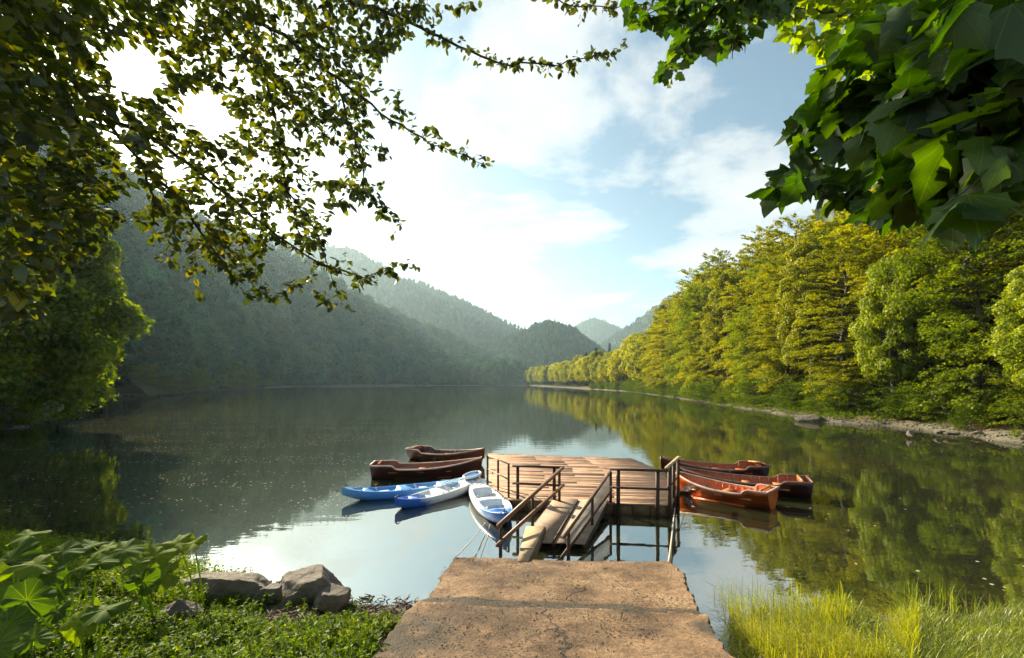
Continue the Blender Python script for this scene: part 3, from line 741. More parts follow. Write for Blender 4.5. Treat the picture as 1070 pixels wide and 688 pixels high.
# ------------------------------------------------------------------ overhanging boughs
def beech_leaf_V(L):
    """outline of an oval pointed leaf folded a little along the midrib (local x along leaf)"""
    xs = np.array([0, .18, .45, .75, 1.0]); w = np.array([0.02, .26, .34, .22, 0]); 
    up = [(x, ww, .10 * ww) for x, ww in zip(xs[1:-1], w[1:-1])]; dn = [(x, -ww, .10 * ww) for x, ww in zip(xs[1:-1], w[1:-1])]
    mid = [(x, 0, -.02) for x in xs]
    V = np.array(mid + up + dn) * L      # 0..4 mid, 5..7 up, 8..10 down
    Q = [[1, 2, 6, 5], [2, 3, 7, 6], [2, 1, 8, 9], [3, 2, 9, 10]]
    T = [[0, 1, 5], [3, 4, 7], [1, 0, 8], [4, 3, 10]]
    return V, np.array(Q), np.array(T)
def maple_leaf_V(L):
    """five lobed leaf; the lobes droop a little"""
    pol = [(-.02, 0), (-.09, .16), (.02, .27), (-.02, .40), (.13, .42), (.24, .54), (.35, .42), (.45, .33), (.59, .38), (.70, .25), (.86, .15), (1.02, 0)]
    pol = [(x, y) for x, y in pol]
    n = len(pol)
    up = [(x, y, -.22 * (y * y) - .12 * max(0, x - .4) ** 2) for x, y in pol]
    dn = [(x, -y, z) for (x, y, z) in up[1:-1]]
    mids = [(.12, 0, -.01), (.38, 0, -.02), (.62, 0, -.03)]
    V = np.array(up + dn + mids) * L
    m1, m2, m3 = n + n - 2, n + n - 1, n + n
    T = []
    def fan(idx):
        o = idx
        T.extend([[m1, o[0], o[1]], [m1, o[1], o[2]], [m1, o[2], o[3]], [m1, o[3], o[4]], [m1, o[4], m2], [m2, o[4], o[5]], [m2, o[5], o[6]], [m2, o[6], o[7]], [m2, o[7], m3],
                  [m3, o[7], o[8]], [m3, o[8], o[9]], [m3, o[9], o[10]], [m3, o[10], o[11]]])
    fan(list(range(n)))
    k = len(T); fan([0] + [n + i for i in range(n - 2)] + [n - 1])
    for j in range(k, len(T)): T[j] = T[j][::-1]
    return V, np.zeros((0, 4), int), np.array(T)
class Leaves:
    def __init__(s): s.V = []; s.Q = []; s.T = []; s.n = 0; s.t = []; s.l = []
    def add(s, shape, pos, direction, up, size, tint):
        V, Q, T = shape
        d = direction / (np.linalg.norm(direction) + 1e-9)
        sd = np.cross(up, d); sd /= (np.linalg.norm(sd) + 1e-9); n = np.cross(d, sd)
        cu = random.uniform(-.1, .55); fo = random.uniform(-.15, .45)
        z_ = V[:, 2:3] - cu * V[:, :1] ** 2 - fo * np.abs(V[:, 1:2]) + .12 * np.sin(V[:, :1] * 7 + cu * 40) * np.abs(V[:, 1:2])
        W = V[:, :1] * d + V[:, 1:2] * sd + z_ * n
        s.V.append(W * size + pos)
        if len(Q): s.Q.append(Q + s.n)
        s.T.append(T + s.n); s.n += len(V); s.t.append(np.full(len(V), tint)); s.l.append(V[:, :2])
    def mesh(s, mat, smooth=False):
        F_ = ([np.vstack(s.Q)] if s.Q else []) + [np.vstack(s.T)]
        return np_mesh('crown', np.vstack(s.V), F_, mat, np.concatenate(s.t), smooth, np.vstack(s.l))

def bough_tree(skeleton, targets, shape, leafsize, rng, tube_mb, leaves, step=.12, maxlen=1.1, per=6, droop=.35, leafdir_down=.35, tint=(.5, .2), rmain=.03, spread=.06):
    """skeleton: list of (polyline of Vectors, r0, r1). targets: twig tips, joined one after another to the nearest wood."""
    nodes = []; rad = []
    for poly, r0, r1 in skeleton:
        P = resample(np.array([list(p) for p in poly]), max(4, int(sum((poly[i + 1] - poly[i]).length for i in range(len(poly) - 1)) / .12)))
        P[1:-1] += rng.normal(0, .012, (len(P) - 2, 3))
        R_ = np.linspace(r0, r1, len(P))
        tube_mb.tube([tuple(p) for p in P], list(R_), 7)
        nodes.extend(P.tolist()); rad.extend(R_.tolist())
        # leaves along the thin outer part
        for i in range(len(P) - 1):
            if R_[i] < .012:
                d = P[i + 1] - P[i]
                for _ in range(per // 2 + 1):
                    dv = d / np.linalg.norm(d) * .5 + rng.normal(0, .6, 3); dv[2] -= leafdir_down * .6
                    leaves.add(shape, P[i] + rng.normal(0, .015, 3), dv, rng.normal(0, .5, 3) + np.array([0, 0, 1]), leafsize * rng.uniform(.6, 1.15), np.clip(rng.normal(*tint), 0, 1))
    N = np.array(nodes); Rr = np.array(rad)
    tg = np.array(targets)
    done = np.zeros(len(tg), bool)
    dist = np.min(np.linalg.norm(tg[:, None, :] - N[None, ::3, :], axis=2), axis=1)
    for i in np.argsort(dist):
        t = tg[i]; dn = np.linalg.norm(N - t, axis=1); j = int(np.argmin(dn)); L = dn[j]
        if L > maxlen or L < .04: continue
        a = N[j]; r0 = min(Rr[j] * .7, .004 + .008 * L); n = max(3, int(L / step) + 1)
        mid = (a + t) / 2 + rng.normal(0, .10 * L, 3) + np.array([0, 0, droop * .3 * L])
        s = np.linspace(0, 1, n + 1)[:, None]
        P = (1 - s) ** 2 * a + 2 * s * (1 - s) * mid + s ** 2 * t
        R_ = np.linspace(r0, .0014, n + 1)
        tube_mb.tube([tuple(p) for p in P], list(R_), 3, cap=False)
        N = np.vstack([N, P[1:]]); Rr = np.concatenate([Rr, R_[1:]])
        nl = max(3, int(per * L / step / 2.5))
        for q in range(nl):
            f = 1 - rng.random() ** 1.3 * .9
            k = f * n; i0 = min(int(k), n - 1); p = P[i0] + (P[i0 + 1] - P[i0]) * (k - i0)
            d = (P[i0 + 1] - P[i0]); d = d / (np.linalg.norm(d) + 1e-9)
            sgn = 1 if q % 2 else -1
            sidev = np.cross(d, [0, 0, 1]); sidev /= (np.linalg.norm(sidev) + 1e-9)
            dv = d * .6 + sidev * sgn * .8 + rng.normal(0, .35, 3); dv[2] -= leafdir_down
            leaves.add(shape, p + rng.normal(0, spread * .3, 3), dv, rng.normal(0, .45, 3) + np.array([0, 0, 1]), leafsize * rng.uniform(.6, 1.15), np.clip(rng.normal(*tint), 0, 1))

def inpoly(p, poly):
    x, y = p; c = False
    for i in range(len(poly)):
        x1, y1 = poly[i]; x2, y2 = poly[(i + 1) % len(poly)]
        if (y1 > y) != (y2 > y) and x < x1 + (y - y1) * (x2 - x1) / (y2 - y1): c = not c
    return c

def left_overhang():
    rng = np.random.default_rng(101)
    root = empty('beech_tree', (-8.5, .5, 1.2), 'dark overhanging beech whose leafy boughs hang across the top left sky', 'tree')
    o = Vector(root.location)
    D = at_d
    base = Vector((-8.3, 1.0, 6.0))
    sk = []
    def B(pts, r0, r1, start=None):
        poly = ([start] if start is not None else []) + [D(*p) for p in pts]
        sk.append(([p - o for p in poly], r0, r1))
    B([(-60, -60, 3.2), (15, 15, 3.4), (60, 68, 3.6), (105, 120, 3.7), (150, 172, 3.8), (157, 200, 3.8), (161, 235, 3.8)], .075, .007, base)
    B([(150, 172, 3.8), (185, 205, 4.0), (215, 250, 4.2), (255, 305, 4.3)], .016, .003)
    B([(105, 120, 3.7), (170, 150, 4.2), (250, 215, 4.6), (330, 275, 4.8), (380, 290, 4.9), (430, 275, 5.0)], .020, .003)
    B([(-40, -120, 3.6), (120, -60, 4.2), (240, 5, 4.6), (275, 70, 4.7), (290, 130, 4.8), (300, 200, 4.8), (315, 255, 4.8)], .055, .003, base)
    B([(240, 5, 4.6), (300, 40, 4.8), (350, 80, 5.0), (400, 120, 5.2), (450, 150, 5.3), (515, 174, 5.4)], .022, .003)
    B([(120, -60, 4.2), (290, -30, 4.7), (380, 5, 5.0), (450, 35, 5.3), (520, 66, 5.5), (590, 68, 5.6), (650, 50, 5.7)], .032, .003)
    B([(-20, 170, 2.9), (20, 230, 3.3), (70, 262, 3.6), (100, 270, 3.8)], .012, .003)
    B([(-20, 170, 2.9), (0, 280, 3.3), (20, 320, 3.5)], .012, .003)
    B([(350, 80, 5.0), (370, 140, 5.0), (385, 200, 5.0), (420, 235, 5.1)], .014, .003)
    B([(275, 70, 4.7), (330, 130, 4.9), (385, 185, 5.0)], .014, .003)
    B([(60, 68, 3.6), (80, 130, 3.4), (60, 180, 3.3), (90, 225, 3.3)], .014, .003)
    B([(15, 15, 3.4), (5, 90, 3.0), (-10, 170, 2.9), (30, 200, 3.0)], .016, .003)
    B([(290, -30, 4.7), (420, -60, 5.2), (520, -20, 5.4), (600, 6, 5.5), (640, 8, 5.5), (690, 2, 5.6)], .02, .003)
    B([(300, 200, 4.8), (330, 240, 4.9), (350, 300, 5.0), (358, 318, 5.0)], .010, .003)
    tg = []
    poly = [(-20, -40), (470, -40), (440, 25), (405, 60), (375, 95), (392, 130), (368, 165), (395, 205), (350, 225), (340, 262), (290, 262), (262, 300), (205, 262), (165, 232), (132, 180), (138, 222), (112, 255), (70, 285), (40, 330), (-20, 350)]
    holes = [(140, 72, 24), (166, 88, 12), (205, 112, 18), (225, 130, 12), (120, 135, 12), (180, 178, 10), (240, 75, 9), (262, 88, 9), (345, 175, 12), (270, 170, 9), (215, 65, 7), (100, 45, 6), (330, 205, 10), (310, 150, 7), (290, 235, 8), (145, 205, 18), (200, 235, 8)]
    k = 0
    while k < 2700:
        x, y = rng.uniform(-20, 470), rng.uniform(-40, 350)
        if not inpoly((x, y), poly): continue
        if any((x - a) ** 2 + (y - b) ** 2 < (r * 1.25) ** 2 for a, b, r in holes): continue
        if y > 120 and rng.random() < .22: continue
        Y = (2.6 + 2.6 * min(1, max(0, x) / 330)) + rng.normal(0, .45)
        tg.append(D(x, y, max(1.9, Y)) - o); k += 1
    def line(pts, n, r):
        P = resample(np.array(pts, float), n)
        for p in P: tg.append(D(p[0] + rng.normal(0, r), p[1] + rng.normal(0, r), p[2] + rng.normal(0, .1)) - o)
    line([(330, 275, 4.8), (380, 290, 4.9), (430, 275, 5.0)], 26, 7)
    line([(330, 300, 4.95), (358, 318, 5.0)], 12, 6)
    line([(255, 280, 4.3), (265, 310, 4.3), (310, 298, 4.5)], 22, 7)
    line([(400, 90, 5.2), (450, 140, 5.3), (512, 172, 5.4)], 34, 6)
    line([(380, 200, 5.0), (420, 235, 5.1)], 12, 6)
    line([(380, 140, 5.0), (400, 180, 5.1)], 14, 8)
    line([(440, 35, 5.3), (520, 66, 5.5), (590, 70, 5.6), (650, 50, 5.7)], 46, 6)
    line([(560, 2, 5.5), (640, 8, 5.5), (690, 4, 5.6)], 26, 8)
    line([(150, 215, 3.8), (172, 262, 3.8), (215, 292, 4.0)], 24, 8)
    line([(400, 20, 5), (450, 20, 5.2), (490, 5, 5.3)], 20, 8)
    wood_mb = MB(); lv = Leaves()
    bough_tree(sk, [list(t) for t in tg], beech_leaf_V(1.0), .082, rng, wood_mb, lv, per=12, tint=(.38, .26), maxlen=1.3, spread=.05)
    # trunk, out of frame to the left
    wood_mb.tube([(0, 0, -1.0), (.02, .1, 1.5), (.1, .3, 3.2), tuple(base - o), (.4, .9, 8)], [.42, .34, .28, .22, .12], 12)
    part('trunk', wood_mb, M['twig'], root, True)
    link('crown', lv.mesh(M['leaf_beech']), root)
left_overhang()

def right_overhang():
    D = at_d
    # near maple with very large leaves
    rng = np.random.default_rng(202)
    root = empty('maple_tree', (5.6, -1.2, 1.5), 'near maple with very large dark green leaves hanging into the top right corner', 'tree')
    o = Vector(root.location); base = Vector((5.3, -.6, 5.2)); sk = []
    def B(pts, r0, r1, start=None):
        poly = ([start] if start is not None else []) + [D(*p) for p in pts]
        sk.append(([p - o for p in poly], r0, r1))
    B([(1300, -10, 1.3), (1130, 30, 1.35), (1010, 70, 1.5), (930, 120, 1.9), (860, 165, 2.3), (800, 205, 2.5)], .05, .004, base)
    B([(1130, 30, 1.35), (1050, 110, 1.15), (1000, 160, 1.1), (950, 190, 1.3)], .02, .005)
    B([(1130, 30, 1.35), (1010, -5, 1.7), (920, 15, 2.0), (870, 60, 2.3), (850, 100, 2.4)], .02, .004)
    B([(1010, 70, 1.5), (930, 95, 1.7), (860, 110, 2.1), (820, 140, 2.4)], .012, .004)
    B([(930, 120, 1.9), (900, 190, 2.0), (880, 220, 2.1)], .01, .004)
    tg = []
    poly = [(1090, -30), (1090, 165), (1040, 185), (1000, 222), (960, 228), (900, 225), (870, 205), (810, 215), (795, 190), (820, 160), (850, 110), (870, 70), (895, 30), (960, -30)]
    k = 0
    while k < 230:
        x, y = rng.uniform(770, 1090), rng.uniform(-30, 235)
        if not inpoly((x, y), poly): continue
        Y = np.interp(x, [780, 870, 960, 1060], [2.5, 2.1, 1.45, 1.15]) + rng.normal(0, .12)
        tg.append(list(D(x, y, Y) - o)); k += 1
    wmb = MB(); lv = Leaves()
    bough_tree(sk, tg, maple_leaf_V(1.0), .135, rng, wmb, lv, per=4, tint=(.42, .2), maxlen=.8, droop=.2, leafdir_down=.7, step=.15)
    wmb.tube([(0, 0, -1), (0, 0, 2), tuple(base - o), (0, .5, 5.5)], [.25, .2, .12, .06], 10)
    part('trunk', wmb, M['twig'], root, True); link('crown', lv.mesh(M['leaf_maple'], True), root)
    # farther maple: dark spray at the top, sunlit lime mass behind
    rng = np.random.default_rng(203)
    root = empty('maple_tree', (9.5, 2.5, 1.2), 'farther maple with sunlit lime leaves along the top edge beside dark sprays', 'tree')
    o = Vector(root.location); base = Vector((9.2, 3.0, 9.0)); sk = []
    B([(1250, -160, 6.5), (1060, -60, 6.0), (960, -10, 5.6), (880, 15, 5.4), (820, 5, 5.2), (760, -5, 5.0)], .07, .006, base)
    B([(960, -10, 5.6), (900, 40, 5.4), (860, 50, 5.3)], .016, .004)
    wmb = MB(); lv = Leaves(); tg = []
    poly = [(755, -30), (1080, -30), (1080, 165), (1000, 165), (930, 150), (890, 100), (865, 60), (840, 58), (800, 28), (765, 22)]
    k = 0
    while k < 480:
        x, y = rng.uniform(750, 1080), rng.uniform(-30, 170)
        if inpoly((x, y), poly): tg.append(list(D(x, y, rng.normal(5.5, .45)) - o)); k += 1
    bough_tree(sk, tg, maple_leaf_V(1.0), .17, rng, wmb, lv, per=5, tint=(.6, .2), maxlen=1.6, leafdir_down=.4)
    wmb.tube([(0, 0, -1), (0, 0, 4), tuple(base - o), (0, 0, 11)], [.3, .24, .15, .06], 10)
    part('trunk', wmb, M['twig'], root, True); link('crown', lv.mesh(M['leaf_maple_painted_sun'], True), root)
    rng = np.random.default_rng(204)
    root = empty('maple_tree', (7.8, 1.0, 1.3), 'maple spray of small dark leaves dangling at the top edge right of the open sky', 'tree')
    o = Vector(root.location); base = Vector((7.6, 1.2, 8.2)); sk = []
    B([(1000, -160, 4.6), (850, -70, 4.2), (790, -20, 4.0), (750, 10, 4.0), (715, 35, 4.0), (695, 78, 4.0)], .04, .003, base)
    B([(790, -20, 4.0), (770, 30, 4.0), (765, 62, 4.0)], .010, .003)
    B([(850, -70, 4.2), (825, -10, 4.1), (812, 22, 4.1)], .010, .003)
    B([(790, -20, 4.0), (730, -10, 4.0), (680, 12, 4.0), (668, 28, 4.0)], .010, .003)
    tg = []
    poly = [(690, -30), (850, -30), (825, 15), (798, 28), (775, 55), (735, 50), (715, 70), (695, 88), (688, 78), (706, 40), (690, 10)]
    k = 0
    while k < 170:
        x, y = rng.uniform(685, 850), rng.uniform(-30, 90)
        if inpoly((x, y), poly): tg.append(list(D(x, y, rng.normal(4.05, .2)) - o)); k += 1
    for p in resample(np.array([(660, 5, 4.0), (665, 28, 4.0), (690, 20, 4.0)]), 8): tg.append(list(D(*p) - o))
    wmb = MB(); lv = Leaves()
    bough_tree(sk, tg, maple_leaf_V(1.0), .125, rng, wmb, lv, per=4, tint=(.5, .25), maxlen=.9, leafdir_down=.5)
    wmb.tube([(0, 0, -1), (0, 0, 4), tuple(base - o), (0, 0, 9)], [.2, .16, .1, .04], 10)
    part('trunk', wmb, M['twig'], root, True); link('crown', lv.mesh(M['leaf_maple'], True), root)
right_overhang()

# ------------------------------------------------------------------ concrete ramp (two pours)
def ramp_slab(Lpts, Rpts, zf, thick, label, band, seed):
    """left and right edge as (X,Y) lists from the lake end towards the camera"""
    rng = np.random.default_rng(seed)
    n = 200; k = 190
    Lp = resample(np.array(Lpts), n); Rp = resample(np.array(Rpts), n)
    Lp[:, 0] += np.cumsum(rng.normal(0, .003, n)) + rng.normal(0, .006, n) + .16 * vnoise(Lp[:, 1] * 1.0, Lp[:, 1] * 0 + seed, .8) + .07 * vnoise(Lp[:, 1], Lp[:, 1] * 0 + seed, .16); Rp[:, 0] += rng.normal(0, .010, n) + .16 * vnoise(Rp[:, 1], Rp[:, 1] * 0 + seed + 5, .7) + .07 * vnoise(Rp[:, 1], Rp[:, 1] * 0 + seed + 9, .15)
    s = np.linspace(0, 1, k)
    P = np.zeros((n, k, 3)); P[..., :2] = Lp[:, None] * (1 - s)[None, :, None] + Rp[:, None] * s[None, :, None]
    edge = rng.normal(0, .018, k) + .12 * vnoise(s * 9 + seed, s * 0, 1.0) + .07 * vnoise(s * 31 + seed, s * 0, 1.0)
    P[0, :, 1] += edge * 1.4; P[1, :, 1] += edge
    P[..., 2] = zf(P[..., 1]) + fbm(P[..., 0], P[..., 1], .6, 6) * .035 - .02 * np.clip(vnoise(P[..., 0] * 1.0, P[..., 1] * 1.6, .22) - .18, 0, 1) + rng.normal(0, .0016, (n, k))
    P[0, :, 2] -= .035; P[1, :, 2] -= .006
    P[:, 0, 2] -= .03; P[:, -1, 2] -= .03
    tint = band(P[..., 0], P[..., 1])  # weight of the painted shade and stain in the concrete
    m = MB(); I = np.arange(n * k).reshape(n, k)
    bot = P.copy(); bot[..., 2] -= thick
    rim = np.concatenate([I[0, :], I[1:, -1], I[-1, -2::-1], I[-2:0:-1, 0]])
    V = np.vstack([P.reshape(-1, 3), P.reshape(-1, 3)[rim] - [0, 0, thick]])
    Q = np.stack([I[:-1, :-1], I[1:, :-1], I[1:, 1:], I[:-1, 1:]], -1).reshape(-1, 4)
    c = np.arange(len(rim)); c2 = np.roll(c, -1); nb = n * k
    Q2 = np.stack([rim[c], rim[c2], nb + c2, nb + c], -1)
    m.add(V, np.vstack([Q, Q2]), tint=np.concatenate([tint.ravel(), np.full(len(rim), .6)]))
    o = link('path', m.mesh('path', M['concrete'], False)); tag(o, label, kind='structure')
    for p in o.data.polygons: p.use_smooth = True
    o.data.set_sharp_from_angle(angle=.7)
zr = lambda Y: .40 + .155 * (8.05 - Y)
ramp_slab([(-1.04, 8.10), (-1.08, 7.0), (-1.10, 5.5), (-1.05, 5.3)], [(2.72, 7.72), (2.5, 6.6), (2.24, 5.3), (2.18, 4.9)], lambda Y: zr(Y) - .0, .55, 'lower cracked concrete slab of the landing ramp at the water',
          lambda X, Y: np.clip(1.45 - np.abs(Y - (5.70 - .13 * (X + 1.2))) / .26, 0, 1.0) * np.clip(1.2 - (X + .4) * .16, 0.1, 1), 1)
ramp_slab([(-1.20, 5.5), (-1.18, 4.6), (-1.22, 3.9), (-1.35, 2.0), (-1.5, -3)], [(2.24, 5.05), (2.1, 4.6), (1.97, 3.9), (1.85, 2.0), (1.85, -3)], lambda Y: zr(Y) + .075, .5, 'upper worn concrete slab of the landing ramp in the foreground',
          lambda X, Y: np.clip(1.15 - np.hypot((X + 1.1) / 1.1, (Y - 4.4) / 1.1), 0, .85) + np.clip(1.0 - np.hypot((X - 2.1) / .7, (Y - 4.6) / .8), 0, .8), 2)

# ------------------------------------------------------------------ floating dock
DZ = .30
A, Bp, Cp, Dp, Ep, Fp, Gp = [at_z(*p, DZ) for p in ((532, 522), (508, 505), (510, 474), (660, 479), (691, 492), (708, 514.5), (700, 528))]
dock = empty('dock', (2.2, 16, 0), 'broad wooden dock floating between the boats and kayaks', 'dock'); DO = Vector((2.2, 16, 0))
def dl(v): return Vector(v) - DO
polyD = [A, Bp, Cp, Dp, Ep, Fp, Gp]
ax = Vector((Gp.x - A.x, Gp.y - A.y, 0)).normalized(); ay = Vector((-ax.y, ax.x, 0))
def deck_boards():
    m = MB(); pl = [((p - A).dot(ax), (p - A).dot(ay)) for p in polyD]
    lo = min(p[1] for p in pl); hi = max(p[1] for p in pl); w = .135
    y = lo; r = random.Random(3)
    while y < hi:
        yc = y + w / 2; xs = []
        for i in range(len(pl)):
            (x1, y1), (x2, y2) = pl[i], pl[(i + 1) % len(pl)]
            if (y1 > yc) != (y2 > yc): xs.append(x1 + (yc - y1) * (x2 - x1) / (y2 - y1))
        if len(xs) >= 2:
            x0, x1 = min(xs) + r.uniform(-.02, .02), max(xs) + r.uniform(-.02, .03)
            cuts = [x0] + ([x0 + (x1 - x0) * r.choice([.33, .5, .67])] if r.random() < .8 else []) + [x1]
            for a, b in zip(cuts[:-1], cuts[1:]):
                c = A + ax * ((a + b) / 2) + ay * yc; c.z = DZ - .02 + r.uniform(-.004, .004)
                an = r.gauss(0, .0015); R = Matrix.Rotation(math.atan2(ax.y, ax.x) + an, 3, 'Z')
                m.box(dl(c), (b - a - .006, w - r.uniform(.006, .014), .035), R, tint=r.random())
        y += w
    return m
part('deck', deck_boards(), M['deck'], dock)
for i in range(len(polyD)):
    a, b = polyD[i], polyD[(i + 1) % len(polyD)]
    c = (A + Cp + Dp + Gp) / 4
    ins = lambda p: p + (c - p).normalized() * .05
    m = MB(); r = random.Random(i); n = max(2, int((b - a).length / .45))
    pa, pb = ins(a), ins(b)
    for k in range(n):
        q0 = pa.lerp(pb, k / n); q1 = pa.lerp(pb, (k + 1) / n - .004)
        m.beam(dl((q0.x, q0.y, .10)), dl((q1.x, q1.y, .10)), .035, .33, tint=r.random())
    part('fascia', m, M['fascia'], dock)
m = MB()
for fx in (.12, .5, .88):
    a = A.lerp(Gp, fx) + ay * .4; b = Cp.lerp(Dp, fx) - ay * .5
    m.beam(dl((a.x, a.y, -.02)), dl((b.x, b.y, -.02)), .75, .45)
    part('float', m, M['black'], dock); m = MB()
RH = .91
def post(par, off, x, y, z0, z1, w=.075, mat='post'):
    m = MB(); m.beam(Vector((x, y, z0)) - off, Vector((x, y, z1)) - off, w, w, up=(0, 1, 0)); return part('post', m, M[mat], par)
def rail(par, off, a, b, w=.06, h=.05, mat='rail', name='rail'):
    m = MB(); m.beam(Vector(a) - off, Vector(b) - off, w, h); return part(name, m, M[mat], par)
P2 = lambda x, y: at_z(x, y, DZ)
def posts(lst, w=.075, mat='post', z1=DZ + RH):
    out = []
    for x, y in lst:
        p = P2(x, y); post(dock, DO, p.x, p.y, -.05, z1, w, mat); out.append(p)
    return out
def railz(a, b, z, **k): return rail(dock, DO, (a.x, a.y, z), (b.x, b.y, z), **k)
lp = posts([(509.5, 506.5), (520.5, 512.5), (531.5, 520)], .06, z1=DZ + .95)
for z in (.93, .5): railz(lp[0], lp[2], DZ + z, w=.03, h=.035, mat='plank')
fl = posts([(541, 521.5), (579, 523.5)], .085)
e0, e1 = P2(535.5, 521.3), P2(588, 524)
fo = Vector((0, -.06, 0))
railz(e0 + fo, e1 + fo, DZ + RH + .01, w=.07, h=.055, mat='post'); railz(e0 + fo, e1 + fo, DZ + .44, w=.04, h=.055, mat='post')
fr = posts([(646, 526.5), (687, 528.5), (699.5, 528)], .085)
e0, e1 = P2(637, 526.4), P2(697.5, 528.6)
railz(e0 + fo, e1 + fo, DZ + RH + .01, w=.07, h=.06, mat='post'); railz(e0 + fo, e1 + fo, DZ + .44, w=.04, h=.055, mat='post')
rs = posts([(704, 520.5), (708.5, 515.5)], .075, z1=DZ + .97)
railz(P2(696.5, 529), P2(709.5, 512), DZ + RH + .07, w=.09, h=.05, mat='plank'); railz(P2(697, 529), P2(709.5, 513), DZ + .45, w=.04, h=.05, mat='post')

# ------------------------------------------------------------------ gangway
gw = empty('gangway', (1.4, 10.8, .2), 'narrow sloping gangway with handrails between the dock and the ramp', 'gangway'); GO = Vector((1.4, 10.8, .2))
f0, f1 = at_z(579, 525.5, .31), at_z(637, 526, .31); n0, n1 = at_z(546, 566, .14), at_z(611, 568, .14)
f0.y += .25; f1.y += .25; f0.z = f1.z = .345
def quad_board(name, a, b, c, d, th, mat, par, off):
    m = MB(); top = [Vector(p) - off for p in (a, b, c, d)]; V = [list(p) for p in top] + [list(p - Vector((0, 0, th))) for p in top]
    m.add(V, [[0, 1, 2, 3], [7, 6, 5, 4], [0, 4, 5, 1], [1, 5, 6, 2], [2, 6, 7, 3], [3, 7, 4, 0]]); return part(name, m, M[mat], par)
mid_f = f0.lerp(f1, .44); mid_n = n0.lerp(n1, .50)
gap = Vector((.012, 0, 0))
cc1 = n0.lerp(f0, .02)
quad_board('walkway_board', n0, mid_n - gap, mid_f - gap, f0, .03, 'plate', gw, GO)
quad_board('walkway_board', mid_n + gap, n1, f1 + Vector((.02, 0, 0)), mid_f + gap, .03, 'plate', gw, GO)
for a, b in ((n0, f0), (mid_n, mid_f), (n1, f1)):
    rail(gw, GO, (a.x, a.y + .1, a.z - .10), (b.x, b.y, b.z - .10), w=.07, h=.13, mat='post', name='bearer')
for t in (.02, .45): 
    a = n0.lerp(f0, t); b = n1.lerp(f1, t); rail(gw, GO, (a.x, a.y, a.z - .20), (b.x, b.y, b.z - .20), w=.07, h=.06, mat='post', name='crossbar')
rail(gw, GO, mid_n + Vector((-.02, -.05, .012)), mid_f + Vector((0, -.1, .012)), w=.035, h=.02, mat='post', name='cleat')
# handrails: near posts stand past the end of the boards
gl = [Vector((-.22, 8.75, .72)), at_d(556.5, 519, 10.45), at_d(584.5, 490, 12.15)]
for p, zb in zip(gl, (-.6, .02, .2)): post(gw, GO, p.x, p.y, zb, p.z, .065)
ga, gb = at_d(520.5, 550, 8.55), at_d(588.5, 488.3, 12.25)
rail(gw, GO, ga, gb, w=.07, h=.06); rail(gw, GO, at_d(519.3, 570.5, 8.5), at_d(589, 506.6, 12.2), w=.06, h=.06)
gr_ = [at_d(594, 553, 8.95), at_d(618.7, 521, 10.5), at_d(638, 493.5, 12.15)]
for p, zb in zip(gr_, (-.6, .02, .2)): post(gw, GO, p.x, p.y, zb, p.z, .065)
ra, rb = at_d(589.5, 560.7, 8.7), at_d(637.7, 493, 12.2); rc, rd = at_d(586.8, 583, 8.65), at_d(637.8, 513.5, 12.15)
rail(gw, GO, ra, rb, w=.06, h=.055, mat='rail'); rail(gw, GO, rc, rd, w=.05, h=.055, mat='post')
m = MB(); ua, ub = ra.lerp(rb, .12), rb; la, lb = rc.lerp(rd, .12), rd
for k in range(70):
    t = k / 69; m.beam(ua.lerp(ub, t) - GO, la.lerp(lb, t) - GO, .007, .007)
for k in range(13):
    t = k / 12; m.beam(ua.lerp(la, t) - GO, ub.lerp(lb, t) - GO, .007, .007)
part('wire_panel', m, M['net'], gw)
# short plank from the ramp to the gangway
pk = empty('plank', (.4, 9.2, .35), 'short pale plank bridging the ramp edge and the gangway boards', 'plank'); PO = Vector((.4, 9.2, .35))
b0, b1 = at_z(540.5, 586, .47), at_z(552, 586, .47); t0, t1 = at_z(549.5, 550, .30), at_z(569, 550, .30)
quad_board('board', b0, b1, t1, t0, .05, 'plank', pk, PO)
quad_board('side_board', b1 + Vector((.005, 0, -.02)), b1 + Vector((.03, 0, -.02)), t1 + Vector((.03, 0, -.02)), t1 + Vector((.005, 0, -.02)), .17, 'fascia', pk, PO)
m = MB(); q0, q1 = b0.lerp(t0, .28), b1.lerp(t1, .28); m.beam(q0 + Vector((0, 0, .012)) - PO, q1 + Vector((0, 0, .012)) - PO, .04, .025); part('cleat', m, M['plank'], pk)

